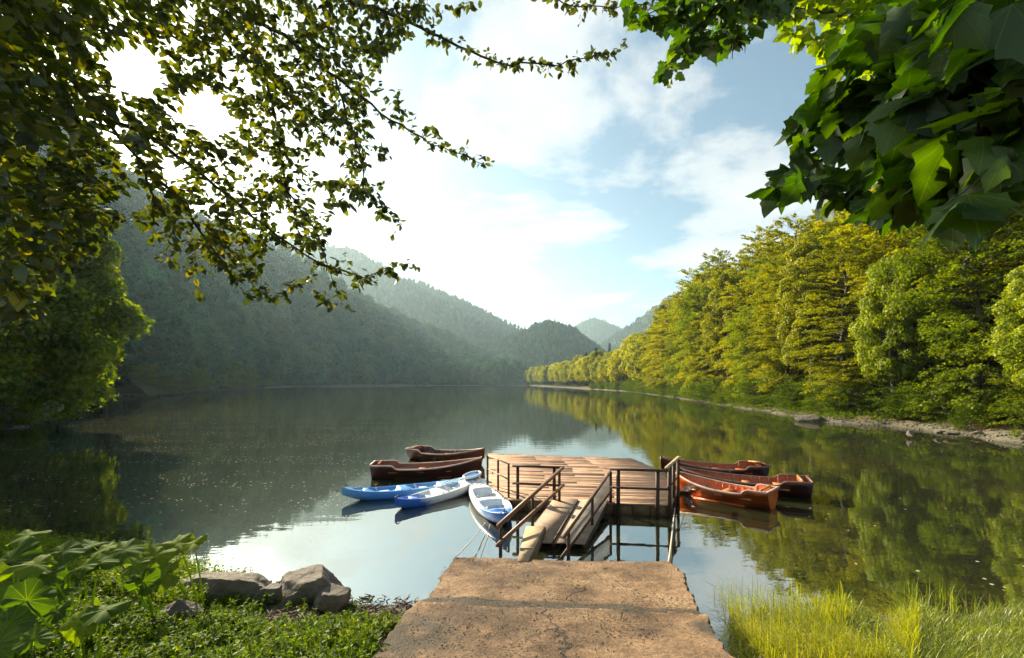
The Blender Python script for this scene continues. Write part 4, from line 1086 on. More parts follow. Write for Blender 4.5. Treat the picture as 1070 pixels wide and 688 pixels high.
# ------------------------------------------------------------------ rowing boats
def rowboat(label, stern, bow, L, hull, inside, gun, seatm, seed, beam=1.28, backrest=True, quarter=.13, bench=False, rolled=0.0):
    """stern, bow: points on the water; local x runs to the bow"""
    s = Vector((stern[0], stern[1], 0)); b = Vector((bow[0], bow[1], 0)); ang = math.atan2(b.y - s.y, b.x - s.x)
    root = empty('rowing_boat', ((s.x + b.x) / 2, (s.y + b.y) / 2, 0), label, 'rowing boat', 'wooden rowing boats moored at the dock', ang)
    root.rotation_euler = (rolled, 0, ang)
    H = beam / 2; N = 46
    t = np.linspace(0, 1, N)
    half = np.where(t > .42, 1 - np.clip((t - .42) / .58, 0, 1) ** 2.3, 1 - .20 * ((.42 - t) / .42) ** 2) * H
    half = np.maximum(half, .012)
    sm = np.clip((.235 - t) / .05, 0, 1); sm = sm * sm * (3 - 2 * sm)
    sheer = .36 + .30 * np.clip((t - .35) / .65, 0, 1) ** 2 + .03 * (1 - t) + quarter * sm
    keel = -.13 + .40 * np.clip((t - .82) / .18, 0, 1) ** 2 + .08 * (1 - t) ** 3
    X = (t - .5) * L
    def sec(u, off=0.0):
        y = (half + off) * np.clip(u, 0, 1) ** .55; z = keel + (sheer - keel) * u ** 1.45
        return y, z
    m = MB()
    ns = 6; us = np.linspace(0, 1, ns + 1); us[0] = .0
    for sg in (1, -1):
        rows = []; tn = []
        for j in range(ns):
            for u, off in ((us[j], .020 if j else .0), (us[j + 1], .0)):
                y, z = sec(u, off); rows.append(np.stack([X, sg * y, z], 1)); tn.append(np.full(N, (j * .37 + seed * .2) % 1))
        P = np.stack(rows, 0)
        m.grid(P if sg < 0 else P[:, ::-1], tint=np.stack(tn, 0).ravel())
    # transom
    us2 = np.linspace(0, 1, 9); yy = (half[0]) * us2 ** .55; zz = keel[0] + (sheer[0] - keel[0]) * us2 ** 1.45
    tr = np.stack([np.stack([np.full(9, X[0] - .004), yy, zz], 1), np.stack([np.full(9, X[0] - .004), -yy, zz], 1)], 0); m.grid(tr, tint=.2)
    tr2 = tr.copy(); tr2[..., 0] += .035; m.grid(tr2[::-1], tint=.2)
    m.beam((X[0], 0, keel[0] - .02), (X[int(N * .82)], 0, keel[int(N * .82)] - .02), .03, .06)
    m.tube([(X[k], 0, keel[k] - .015) for k in range(int(N * .8), N)] + [(X[-1] + .02, 0, sheer[-1] + .05)], .022, 6)
    part('hull', m, M[hull], root)
    m = MB()
    for sg in (1, -1):
        rows = []
        for u in np.linspace(0.0, .995, 9):
            y, z = sec(u); rows.append(np.stack([X, sg * np.maximum(y - .028, 0), z + .02 * (1 - u)], 1))
        P = np.stack(rows, 0); m.grid(P[:, ::-1] if sg < 0 else P, tint=.4)
    for k in range(3, N - 4, 3):      # ribs
        for sg in (1, -1):
            pts = []
            for u in np.linspace(.02, .97, 7):
                pts.append((X[k], sg * max((half[k]) * u ** .55 - .038, 0), keel[k] + (sheer[k] - keel[k]) * u ** 1.45 + .02))
            m.tube(pts, .014, 4, tint=.8)
    part('lining', m, M[inside], root)
    for sg in (1, -1):
        m = MB(); pts = []
        P = np.zeros((N, 5, 3))
        for q, (dy, dz) in enumerate(((.028, -.025), (.028, .018), (-.035, .018), (-.035, -.025), (.028, -.025))):
            P[:, q, 0] = X; P[:, q, 1] = sg * np.maximum(half + dy, .002); P[:, q, 2] = sheer + dz
        m.grid(P if sg < 0 else P[:, ::-1]); part('gunwale', m, M[gun], root)
    m = MB(); m.beam((X[0] - .005, -half[0] - .02, sheer[0] + .004), (X[0] - .005, half[0] + .02, sheer[0] + .004), .06, .05); part('transom_cap', m, M[gun], root)
    zf = .03; m = MB()
    for q in range(-3, 4):
        w = .5 + .22 * (3 - abs(q)) / 3
        m.box(((-.03) * L, q * .105, zf - .02), (L * w, .095, .018), tint=(q * .31) % 1)
    part('floorboards', m, M[inside], root)
    for tt, wd in ((.20, .34), (.46, .24), (.70, .22)):
        k = int(tt * (N - 1)); hw = half[k] * .90
        m = MB(); m.box((X[k], 0, .25), (wd, 2 * hw, .03), tint=.6)
        m.box((X[k] - wd * .28, 0, .23), (.02, 2 * hw - .06, .05), tint=.3); part('seat', m, M[seatm], root)
    if backrest:
        m = MB(); k = int(.07 * (N - 1)); hw = half[k] * .86; x0 = X[k]; zt = sheer[0] + .02
        m.box((x0, 0, zt), (.03, 2 * hw, .06), tint=.7); m.box((x0, 0, .33), (.03, 2 * hw, .05), tint=.7)
        for q in np.linspace(-1, 1, 7):
            m.box((x0, q * (hw - .05), (zt + .33) / 2), (.022, .055, zt - .34), tint=.5)
        part('backrest', m, M[seatm], root)
    if bench:
        m = MB(); m.box((X[3] + .05, .05, sheer[0] + .09), (.30, beam * .72, .035), Matrix.Rotation(.12, 3, 'X'), tint=.9)
        m.box((X[3] + .05, .05, sheer[0] + .03), (.05, beam * .5, .10), tint=.6); part('bench', m, M['boat_seat'], root)
    for sg in (1, -1):
        k = int(.56 * (N - 1)); m = MB(); x, y, z = X[k], sg * half[k], sheer[k] + .02
        m.tube([(x, y, z), (x, y, z + .06)], .012, 6)
        m.tube([(x - .04, y, z + .13), (x - .045, y, z + .09), (x, y, z + .055), (x + .045, y, z + .09), (x + .04, y, z + .13)], .009, 6); part('rowlock', m, M['black'], root)
    m = MB(); k = N - 3; m.tube([(X[k] + .05, 0, sheer[k] + .02), (X[k] + .06, .03, sheer[k] + .07), (X[k] + .1, 0, sheer[k] + .02)], .01, 6); part('mooring_ring', m, M['net'], root)
    return root
rowboat('long dark maroon rowing boat, nearer of the two left of the dock', (-5.15, 16.75), (-1.15, 17.25), 4.0, 'boat_maroon', 'boat_brown', 'gunwale', 'boat_in', 1)
rowboat('red brown rowing boat with a pale rim behind the long dark maroon boat', (-4.55, 20.9), (-1.25, 19.7), 3.6, 'boat_brown', 'boat_maroon', 'gunwale', 'boat_in', 2)
rowboat('orange varnished rowing boat, nearest of the three right of the dock', (7.15, 12.7), (5.32, 14.6), 2.9, 'boat_orange', 'boat_orange', 'gunwale', 'boat_seat', 3, beam=1.18)
rowboat('dark hulled rowing boat with red inside, between the orange boat and the rear one', (9.15, 13.95), (5.55, 15.5), 3.9, 'boat_maroon', 'boat_in', 'gunwale_dark', 'boat_seat', 4)
rowboat('dark rowing boat with a pale bench at its stern, farthest right of the dock', (9.2, 16.6), (5.7, 17.3), 3.6, 'boat_maroon', 'boat_in', 'gunwale_dark', 'boat_in', 5, backrest=False, bench=True)

# ------------------------------------------------------------------ kayaks
def kayak(label, tail, nose, mat, beam, hatch=False, nose_up=0.0, seatmat='grey_seat', roll=0.0):
    s = Vector(tail); b = Vector(nose); L = (Vector((b.x, b.y, 0)) - Vector((s.x, s.y, 0))).length; ang = math.atan2(b.y - s.y, b.x - s.x)
    root = empty('kayak', ((s.x + b.x) / 2, (s.y + b.y) / 2, .04), label, 'kayak', 'sit-on-top kayaks beside the dock')
    root.rotation_euler = (roll, -nose_up, ang)
    N = 110; K = 30; t = np.linspace(0, 1, N); a = np.abs(2 * t - 1)
    half = beam / 2 * np.maximum(1 - a ** 2.5, 0) ** .80 + .006
    g = .20 + .17 * a ** 3.2
    bot = -.10 + .27 * a ** 4
    X = (t - .5) * L
    def well(tt, c, w): return np.clip(1 - (np.abs(tt - c) / w) ** 6, 0, 1)
    sarr = np.linspace(-1, 1, K + 1)
    T_, S_ = np.meshgrid(t, sarr, indexing='ij')
    dep = .155 * np.maximum(well(T_, .31, .115), well(T_, .62, .13)) * np.clip((.74 - np.abs(S_)) / .14, 0, 1)
    dep -= .05 * np.maximum(well(T_, .225, .02), well(T_, .52, .02)) * (np.abs(S_) < .5)
    for c in (.33, .36, .39, .66, .69, .72): dep -= .030 * well(T_, c, .008) * ((np.abs(S_) > .25) & (np.abs(S_) < .6))
    dep += .05 * well(T_, .12, .045) * np.clip((.6 - np.abs(S_)) / .2, 0, 1)
    Zd = g[:, None] + .055 * (1 - S_ ** 2) * (1 - .5 * a[:, None]) - dep
    Pd = np.stack([np.broadcast_to(X[:, None], T_.shape), S_ * half[:, None], Zd], -1)
    m = MB(); m.grid(Pd)
    ph = np.linspace(0, np.pi, K + 1)
    y = -np.cos(ph)
    e = np.sign(y) * np.abs(y) ** .6
    zz = np.sin(ph) ** .8
    Ph = np.stack([np.broadcast_to(X[:, None], (N, K + 1)), e[None] * (half[:, None]) * (1.0 + .03 * (zz[None] < .7) * (zz[None] > .02)), g[:, None] - (g - bot)[:, None] * zz[None]], -1)
    m.grid(Ph[:, ::-1]); part('hull', m, M[mat], root, True)
    for sg in (1, -1):
        m = MB(); m.tube([(X[k], sg * (half[k] + .004), g[k] + .002) for k in range(2, N - 2)], .011, 6); part('rim', m, M[mat], root, True)
    for c in (.265, .565):
        k = int(c * (N - 1)); hw = half[k] * .56
        P = np.zeros((7, 9, 3))
        for i in range(7):
            for j in range(9):
                v = (j - 4) / 4; P[i, j] = (X[k] + .03 - .05 * i / 6 + .05 * v * v, v * hw, .12 + .17 * (i / 6) * (1 - .18 * v * v))
        m = MB(); m.grid(P); P2_ = P.copy(); P2_[..., 0] -= .03; m.grid(P2_[::-1])
        m.box((X[k] + .20, 0, .135), (.34, hw * 1.7, .03)); part('seat', m, M[seatmat], root, True)
    for k in (3, N - 4):
        m = MB(); sg = 1 if k > 10 else -1
        m.tube([(X[k] - sg * .10, 0, g[k] + .05), (X[k] - sg * .02, 0, g[k] + .10), (X[k] + sg * .05, 0, g[k] + .06)], .012, 6); m.beam((X[k] + sg * .05, -.05, g[k] + .06), (X[k] + sg * .05, .05, g[k] + .06), .025, .025)
        part('handle', m, M['black'], root)
    m = MB()
    for c in (.14, .44, .50, .80, .86):
        k = int(c * (N - 1))
        for sg in (1, -1): m.tube([(X[k], sg * half[k] * .82, Zd[k, 2] - .005), (X[k], sg * half[k] * .82, Zd[k, 2] + .02)], .016, 6)
    k0, k1 = int(.78 * N), int(.9 * N)
    for sg in (1, -1): m.tube([(X[k0], sg * half[k0] * .6, g[k0] + .06), (X[k1], -sg * half[k1] * .6, g[k1] + .06)], .007, 5)
    part('deck_line', m, M['black'], root)
    if hatch:
        k = int(.885 * N); m = MB()
        n = 32; V = [[0, 0, 0]] + [[.33 * math.cos(q * 2 * math.pi / n), .23 * math.sin(q * 2 * math.pi / n), 0] for q in range(n)]
        V = np.array(V); V = V @ np.array(Matrix.Rotation(-.10, 3, 'Y')).T + [X[k], 0, g[k] + .10]
        m.add(V, None, [[0, 1 + q, 1 + (q + 1) % n] for q in range(n)]); h = part('hatch', m, M['blue'], root)
        m = MB(); m.tube([tuple(v + [0, 0, .005]) for v in V[1:]] + [tuple(V[1] + [0, 0, .005])], .038, 8); part('hatch_rim', m, M['kayak_white'], h, True)
    return root
kayak('blue kayak lying left, farthest from the dock edge', (-5.0, 13.35), (-1.45, 14.95), 'kayak_blue', .80)
kayak('blue and white kayak with an oval blue hatch on its raised nose', (-3.2, 12.45), (-1.05, 15.15), 'kayak_mix', .78, hatch=True, nose_up=.05)
kayak('white kayak with a blue near end pointing towards the ramp beside the dock', (-.15, 10.75), (-1.15, 14.9), 'kayak_white', .92)

# ------------------------------------------------------------------ ropes
def rope(a, b, sag, r, label):
    m = MB(); a = Vector(a); b = Vector(b)
    pts = [a.lerp(b, t / 16) - Vector((0, 0, sag * 4 * (t / 16) * (1 - t / 16))) for t in range(17)]
    c = (a + b) / 2
    m.tube([p - c for p in pts], r, 6)
    o = link('rope', m.mesh('rope', M['rope'], True), loc=c); tag(o, label, 'rope')
cl = Vector((-1.0, 7.98, .43))
rope(cl, at_z(507, 546, .16), .05, .010, 'thin pale rope from the left ramp corner to the white kayak')
rope(cl + Vector((.25, .0, -.02)), at_z(512, 548, .12), .16, .006, 'thinner slack line just right of the rope at the left ramp corner')
rope(Vector((2.66, 7.72, .44)), at_d(705, 531, 12.4), .08, .018, 'pale rope from the right ramp corner up to the dock')
rope(at_d(706, 483, 13.2), at_d(716, 493, 14.6), .03, .012, 'short mooring rope from the dock rail to the right boats')
rope(at_d(505, 479, 17.2), at_d(511, 492, 16.0), .05, .012, 'short mooring rope from the maroon boat bow to the dock')
def lump(name, label, cat, c, size, seed, group=None, mat='rock', rz=0, sub=5, jag=.35):
    bm = bmesh.new(); bmesh.ops.create_icosphere(bm, subdivisions=sub, radius=1)
    rs_ = random.Random(seed); planes = [(Vector((rs_.gauss(0, 1), rs_.gauss(0, 1), rs_.gauss(.1, .9))).normalized(), rs_.uniform(.72, 1.05)) for _ in range(17)]
    for v in bm.verts:
        p = v.co.copy()
        n1 = mnoise.fractal(p * 1.6 + Vector((seed * 3.1, 0, 0)), 1, 2, 6)
        r_ = min(d_ / max(.05, p.dot(n_)) for n_, d_ in planes)
        v.co = p * (min(r_, 1.5) * (1 + jag * .22 * n1 + .03 * mnoise.noise(p * 11)))
        v.co.z = max(v.co.z, -.6)
    for v in bm.verts: v.co = Vector((v.co.x * size[0], v.co.y * size[1], v.co.z * size[2]))
    me = bpy.data.meshes.new(name); bm.to_mesh(me); bm.free(); me.materials.append(M[mat])
    for p in me.polygons: p.use_smooth = True
    me.set_sharp_from_angle(angle=.5)
    o = link(name, me, loc=c); o.rotation_euler = (0, 0, rz); return tag(o, label, cat, group)
lump('rock', 'broad low rock, left of the two boulders at the water edge', 'rock', (-4.25, 7.0, .24), (.66, .42, .28), 1, rz=.2)
lump('rock', 'peaked flat topped boulder, right of the two at the water edge', 'rock', (-3.14, 7.1, .26), (.54, .36, .34), 5, rz=-.3)
lump('rock', 'small knobbly rock against the right foot of the peaked boulder', 'rock', (-2.72, 6.85, .22), (.30, .26, .24), 8)
lump('rock', 'small mossy rock wedged between the two boulders', 'rock', (-3.68, 6.9, .26), (.22, .2, .2), 9)
lump('rock', 'low half buried stone among the weeds in front of the boulders', 'rock', (-4.3, 5.9, .5), (.25, .18, .12), 12)
q = at_z(848, 440, .05); lump('rock', 'flat topped grey rock in the water below the right forest', 'rock', tuple(q), (1.3, .7, .6), 15)
for k in range(6):
    q = at_z(rr.uniform(960, 1075), 0 + rr.uniform(447, 462), .1)
    lump('rock', 'reddish stone lying on the bare right shore', 'rock', (q.x, q.y + 1, .25), [rr.uniform(.2, .4)] * 2 + [rr.uniform(.12, .22)], 20 + k, 'stones on the bare right shore', sub=4)

# gravel strip along both shores (countless small stones)
def pebbles(name, label, pts, smin, smax, mat, seed):
    rng = np.random.default_rng(seed); n = len(pts)
    base = np.array([[1, 0, 0], [-1, 0, 0], [0, 1, 0], [0, -1, 0], [0, 0, .7], [0, 0, -.7]], float)
    T = np.array([[0, 2, 4], [2, 1, 4], [1, 3, 4], [3, 0, 4], [2, 0, 5], [1, 2, 5], [3, 1, 5], [0, 3, 5]])
    a = rng.uniform(0, 6.28, n); c, s_ = np.cos(a), np.sin(a)
    V = base[None] * rng.uniform(smin, smax, (n, 1, 1)) * rng.uniform(.6, 1.3, (n, 6, 3))
    W = V.copy(); W[..., 0] = V[..., 0] * c[:, None] - V[..., 1] * s_[:, None]; W[..., 1] = V[..., 0] * s_[:, None] + V[..., 1] * c[:, None]
    W += np.asarray(pts)[:, None, :]
    F_ = (T[None] + (np.arange(n) * 6)[:, None, None]).reshape(-1, 3)
    return tag(link(name, np_mesh(name, W.reshape(-1, 3), F_, M[mat])), label, kind='stuff')
def shore_pts(i0, i1, n, lo, hi, seed):
    rng = np.random.default_rng(seed); P = resample(LAKE[i0:i1 + 1], 4000); k = rng.integers(0, 3999, n)
    d = P[k + 1] - P[k]; d /= np.linalg.norm(d, axis=1, keepdims=True) + 1e-9
    q = P[k] + np.stack([d[:, 1], -d[:, 0]], 1) * rng.uniform(lo, hi, n)[:, None] + rng.normal(0, .3, (n, 2))
    z = ground_z(q[:, 0], q[:, 1]); ok = z > -.12
    return np.column_stack([q, z])[ok]
pebbles('gravel', 'pale gravel along the right waterline', shore_pts(15, 21, 4500, -.5, 1.8, 1), .03, .14, 'rock', 1)
pebbles('gravel', 'gravel along the left headland waterline', shore_pts(29, 35, 3500, -2, 1, 2), .1, .4, 'rock', 2)

# ------------------------------------------------------------------ foreground plants
def butterbur(label, base, leaves):
    """leaves: (px, py, Y, width, tilt towards camera, turn)"""
    o = Vector(base); root = empty('butterbur_plant', base, label, 'plant', 'butterburs on the left bank')
    rng = np.random.default_rng(int(abs(base[0] * 100)))
    for (px, py, Y, w, tilt, turn) in leaves:
        c = at_d(px, py, Y)
        na, nr = 44, 9; V = [[0, 0, 0]]; r0 = w / 2
        sd = rng.random() * 10
        for i in range(1, nr + 1):
            f = i / nr
            for k in range(na):
                a = 2 * math.pi * k / na
                notch = 1 - .82 * math.exp(-((a - math.pi) / .30) ** 2)
                R_ = r0 * notch * (1 + .07 * math.sin(3 * a + sd) + .05 * math.sin(7 * a + sd * 2) + (.03 * math.sin(21 * a) if i == nr else 0)) * f
                z = .16 * r0 * math.sin(3 * a + sd) * f * f + .07 * r0 * math.sin(9 * a + sd) * f ** 2 - .30 * r0 * f * f + .14 * r0 * f + (.020 * r0 * math.cos(18 * a)) * f
                V.append([R_ * math.cos(a), R_ * math.sin(a), z])
        T = [[0, 1 + k, 1 + (k + 1) % na] for k in range(na)]
        Q = [[1 + (i - 1) * na + k, 1 + i * na + k, 1 + i * na + (k + 1) % na, 1 + (i - 1) * na + (k + 1) % na] for i in range(1, nr) for k in range(na)]
        VL = np.array(V) / (w + 1e-6)
        R = Matrix.Rotation(turn, 3, 'Z') @ Matrix.Rotation(tilt, 3, 'X') @ Matrix.Rotation(rng.uniform(0, 6), 3, 'Z')
        V = np.array(V) @ np.array(R).T + np.array(c - o)
        m = MB(); m.add(V, Q, T, tint=rng.uniform(.15, .95)); lf_ = part('leaf', m, M['butterbur'], root, True)
        for q_, nm_ in enumerate(('leaf_x', 'leaf_y')):
            a_ = lf_.data.attributes.new(nm_, 'FLOAT', 'POINT'); a_.data.foreach_set('value', np.ascontiguousarray(VL[:, q_], dtype=np.float32))
        m = MB(); e = c - o; b0 = Vector((rng.uniform(-.05, .05), rng.uniform(-.05, .05), -.15)); mid = Vector((b0.x * .6 + e.x * .4, b0.y * .6 + e.y * .4, e.z * .62))
        pts = [b0 * (1 - t) ** 2 + mid * 2 * t * (1 - t) + e * t * t for t in np.linspace(0, 1, 8)]
        m.tube(pts, list(np.linspace(.014, .007, 8)), 7, tint=.6); part('stem', m, M['butterbur'], root, True)
gzf = lambda x, y: float(ground_z(x, y))
def bb(label, bx, by, lv): butterbur(label, (bx, by, gzf(bx, by)), lv)
bb('tall butterbur with two broad bright leaves at the left frame edge', -5.4, 4.9, [(12, 586, 4.9, .52, .5, .2), (38, 590, 4.7, .34, .3, 1.0), (-12, 610, 4.6, .45, .7, .4), (30, 560, 5.8, .4, .2, .1)])
bb('butterbur on three pale stalks with a wide lit leaf', -4.7, 5.0, [(66, 577, 5.2, .40, .35, .3), (88, 592, 5.0, .28, .5, -.4), (104, 588, 5.1, .34, .25, .6), (52, 602, 4.7, .26, .6, .2)])
bb('low butterbur with one big cupped leaf near the bottom edge', -4.0, 4.3, [(84, 650, 4.3, .40, 1.0, -.3), (110, 638, 4.3, .36, .15, .4), (28, 628, 4.2, .40, .9, .8), (60, 640, 4.5, .22, .6, 0)])
bb('butterbur in the middle of the clump with dark folded leaves', -4.4, 5.7, [(130, 575, 5.8, .46, .3, .2), (112, 573, 6.0, .36, .2, -.5), (140, 590, 5.6, .30, .5, .4), (96, 570, 6.2, .42, .15, .7)])
bb('butterbur at the right end of the clump overlooking the water', -4.3, 6.3, [(163, 580, 6.0, .42, .45, .2), (185, 568, 6.4, .46, .3, .5), (202, 568, 6.3, .34, .5, -.6), (172, 600, 5.8, .44, .7, .1), (150, 608, 5.6, .36, .8, .5)])
bb('small butterbur with dull drooping leaves behind the low one', -5.2, 5.3, [(40, 612, 5.0, .34, .8, .2), (62, 618, 5.0, .3, .9, -.3), (20, 640, 4.4, .42, 1.1, .1)])
bb('butterbur at the lower left corner in deep shade', -4.7, 4.0, [(8, 655, 4.0, .36, .7, .3), (-5, 675, 3.8, .4, .6, .1), (35, 668, 3.8, .24, .5, .6)])

def weeds(name, label, n, fpos, mat, hmin, hmax, lmin, lmax, seed, tintf=None):
    rng = np.random.default_rng(seed); Vs = []; Qs = []; tn = []; c0 = 0
    XY = fpos(rng, n); Z = ground_z(XY[:, 0], XY[:, 1])
    nl = 12
    for rep in range(1):
        n = len(XY)
        h = rng.uniform(hmin, hmax, n); lean = rng.normal(0, .22, (n, 2))
        f = rng.uniform(.15, 1, (n, nl)); a = rng.uniform(0, 6.283, (n, nl)); L = rng.uniform(lmin, lmax, (n, nl)) * (1.15 - .5 * f)
        C = np.empty((n, nl, 3)); C[..., 0] = XY[:, 0, None] + lean[:, 0, None] * f * h[:, None]; C[..., 1] = XY[:, 1, None] + lean[:, 1, None] * f * h[:, None]; C[..., 2] = Z[:, None] + f * h[:, None]
        el = rng.uniform(-.1, 1.0, (n, nl))
        u = np.stack([np.cos(a) * np.cos(el), np.sin(a) * np.cos(el), np.sin(el)], -1); w = np.stack([-np.sin(a), np.cos(a), rng.normal(0, .25, (n, nl))], -1)
        Lx = L[..., None]
        V = np.stack([C, C + u * Lx * .5 + w * Lx * .22, C + u * Lx - np.array([0, 0, .15]) * Lx, C + u * Lx * .5 - w * Lx * .22], 2).reshape(-1, 3)
        Q = np.arange(len(V)).reshape(-1, 4)
        t = np.clip(rng.normal(.42, .15, (n, 1)) + rng.normal(0, .12, (n, nl)), 0, 1)
        if tintf is not None: t = np.clip(t + tintf(XY)[:, None], 0, 1)
        tn = np.repeat(t.ravel(), 4)
    # stems
    S = np.column_stack([XY, Z]); E = S + np.column_stack([lean * h[:, None], h])
    d = .004
    Vb = np.stack([S + [-d, 0, 0], S + [d, 0, 0], E + [d * .4, 0, 0], E + [-d * .4, 0, 0]], 1).reshape(-1, 3)
    Qb = np.arange(len(Vb)).reshape(-1, 4) + len(V)
    me = np_mesh(name, np.vstack([V, Vb]), np.vstack([Q, Qb]), M[mat], np.concatenate([tn, np.full(len(Vb), .5)]))
    return tag(link(name, me), label, kind='stuff')
def left_area(rng, n):
    X = rng.uniform(-14, -1.1, n * 3); Y = rng.uniform(2.6, 10, n * 3)
    d = lake_dist(X, Y); px = 535 + F * X / Y
    ok = (d > .15) & (px > -60) & (px < 455)
    # bare mud and driftwood next to the boulders and the ramp
    bare = (X > -3.6) & (Y > 5.5) & (rng.random(len(X)) < .93)
    bare2 = (X > -2.3) & (Y > 5.2) & (rng.random(len(X)) < .9) | (X > -1.30 + .12 * np.sin(Y * 5))
    P = np.column_stack([X, Y])[ok & ~bare & ~bare2]; w = vnoise(P[:, 0], P[:, 1], .35) > -.33
    return P[w][:n]
weeds('undergrowth', 'low leafy weeds covering the left bank', 15000, left_area, 'ground_leaf', .04, .20, .045, .11, 1)
def back_band(rng, n):
    X = rng.uniform(-15, -4.4, n * 3); Y = rng.uniform(6.0, 10, n * 3); d = lake_dist(X, Y); ok = (d > .02) & (d < 1.6)
    return np.column_stack([X, Y])[ok][:n]
weeds('undergrowth', 'taller yellow green weeds along the edge of the left bank', 5200, back_band, 'ground_leaf', .15, .42, .045, .10, 2, lambda P: np.full(len(P), .28))

def right_band(rng, n):
    P = resample(LAKE[14:22], 4000); k = np.minimum((rng.random(n) ** .7 * 3998).astype(int), 3998); d = P[k + 1] - P[k]; d /= np.linalg.norm(d, axis=1, keepdims=True) + 1e-9
    q = P[k] + np.stack([d[:, 1], -d[:, 0]], 1) * rng.uniform(.1, 5, n)[:, None]
    w = (lake_dist(q[:, 0], q[:, 1]) > .15) & (vnoise(q[:, 0], q[:, 1], 3.0) > -.16) & ~((q[:, 1] < 37) & (vnoise(q[:, 0], q[:, 1], 2.0) < .1)); return q[w]
weeds('undergrowth', 'grassy weeds along the foot of the right bank forest', 11000, right_band, 'leaf_bank', .15, .65, .10, .30, 21, lambda P: np.full(len(P), .12))

def grass(name, label, n, fpos, mat, lmin, lmax, w, seed, lay=.5, tint0=.5, lean=None):
    rng = np.random.default_rng(seed); XY = fpos(rng, n); n = len(XY); Z = np.maximum(ground_z(XY[:, 0], XY[:, 1]), -.02)
    L = rng.uniform(lmin, lmax, n); a = rng.uniform(0, 6.283, n); bend = np.clip(rng.normal(lay, .35, n), .05, 1.5)
    D = np.stack([np.cos(a), np.sin(a)], 1)
    if lean is not None: D = D * .7 + np.array(lean); D /= np.linalg.norm(D, axis=1, keepdims=True)
    K = 6; V = np.zeros((n, K, 2, 3)); side = np.stack([-D[:, 1], D[:, 0]], 1)
    p = np.column_stack([XY, Z - .03]).astype(float); ang = np.zeros(n)
    for k in range(K):
        ww = w * (1 - (k / (K - 1)) ** 2) * rng.uniform(.8, 1.2, n)
        V[:, k, 0] = p - np.column_stack([side * ww[:, None], np.zeros(n)]); V[:, k, 1] = p + np.column_stack([side * ww[:, None], np.zeros(n)])
        th = bend * ((k + .5) / K) * 1.5
        th = np.minimum(th, 1.75)
        st = L / (K - 1); p = p + np.column_stack([D * (np.sin(th) * st)[:, None], np.cos(th) * st]); p[:, 2] = np.maximum(p[:, 2], Z * 0 + .012)
    I = np.arange(n * K * 2).reshape(n, K, 2)
    Q = np.stack([I[:, :-1, 0], I[:, :-1, 1], I[:, 1:, 1], I[:, 1:, 0]], -1).reshape(-1, 4)
    t = np.repeat(np.clip(rng.normal(tint0, .22, n), 0, 1), K * 2)
    return tag(link(name, np_mesh(name, V.reshape(-1, 3), Q, M[mat], t)), label, kind='stuff')
def grass_area(rng, n):
    px = rng.uniform(752, 1150, n * 3); py = rng.uniform(626, 760, n * 3)
    Y = F * CH / (py - HY); X = (px - 535) * Y / F
    edge = 640 + 10 * np.sin(px / 37) + 7 * np.sin(px / 13) - (px > 900) * 4
    left = 770 + (py - 640) * .30 + 14 * np.sin(py / 9)
    w = vnoise(X, Y, .5) > -.28
    ok = (py > edge) & (px > left) & w
    return np.column_stack([X, Y])[ok][:n]
grass('grass', 'bright grass growing out of the shallow water by the ramp', 15000, grass_area, 'grass', .08, .34, .0045, 5, lay=1.2, tint0=.36)
def grass_area2(rng, n):
    px = rng.uniform(750, 1000, n * 3); py = rng.uniform(635, 740, n * 3); Y = F * CH / (py - HY); X = (px - 535) * Y / F
    ok = (px > 762 + (py - 640) * .1) & (px < 960) & (vnoise(X, Y, .4) > -.1)
    return np.column_stack([X, Y])[ok][:n]
grass('grass', 'long pale grass blades lying flat over the shallow water', 3200, grass_area2, 'grass', .45, .9, .004, 6, lay=1.3, tint0=.75, lean=(-.9, -.2))
def grass_area3(rng, n):
    px = rng.uniform(745, 1075, n * 3); py = rng.uniform(615, 650, n * 3); Y = F * CH / (py - HY); X = (px - 535) * Y / F
    ok = (vnoise(X, Y, .5) > .02)
    return np.column_stack([X, Y])[ok][:n]
grass('grass', 'sparse upright blades standing in the water behind the grass', 330, grass_area3, 'grass', .2, .45, .0035, 7, lay=.3, tint0=.4)
def grass_left(rng, n):
    P = left_area(rng, n); return P
grass('grass', 'scattered grass blades among the weeds of the left bank', 3500, grass_left, 'ground_leaf', .10, .30, .003, 8, lay=.7, tint0=.6)
# grit and crumbs of concrete lying on the ramp
_r = np.random.default_rng(77); _n = 5200; _x = _r.uniform(-1.1, 2.2, _n); _y = _r.uniform(3.2, 7.9, _n)
_k = (vnoise(_x, _y, .3) + _r.normal(0, .25, _n)) > .02; _x, _y = _x[_k], _y[_k]
_ok = (_y > 5.62 - .13 * (_x + 1.2)) | (_y < 5.35 - .13 * (_x + 1.2)); _x, _y = _x[_ok], _y[_ok]
_z = zr(_y) + np.where(_y < 5.45 - .13 * (_x + 1.2), .075, 0) + .006
pebbles('gravel', 'grit and small stones strewn over the concrete ramp', np.column_stack([_x, _y, _z]), .004, .013, 'rock', 9)
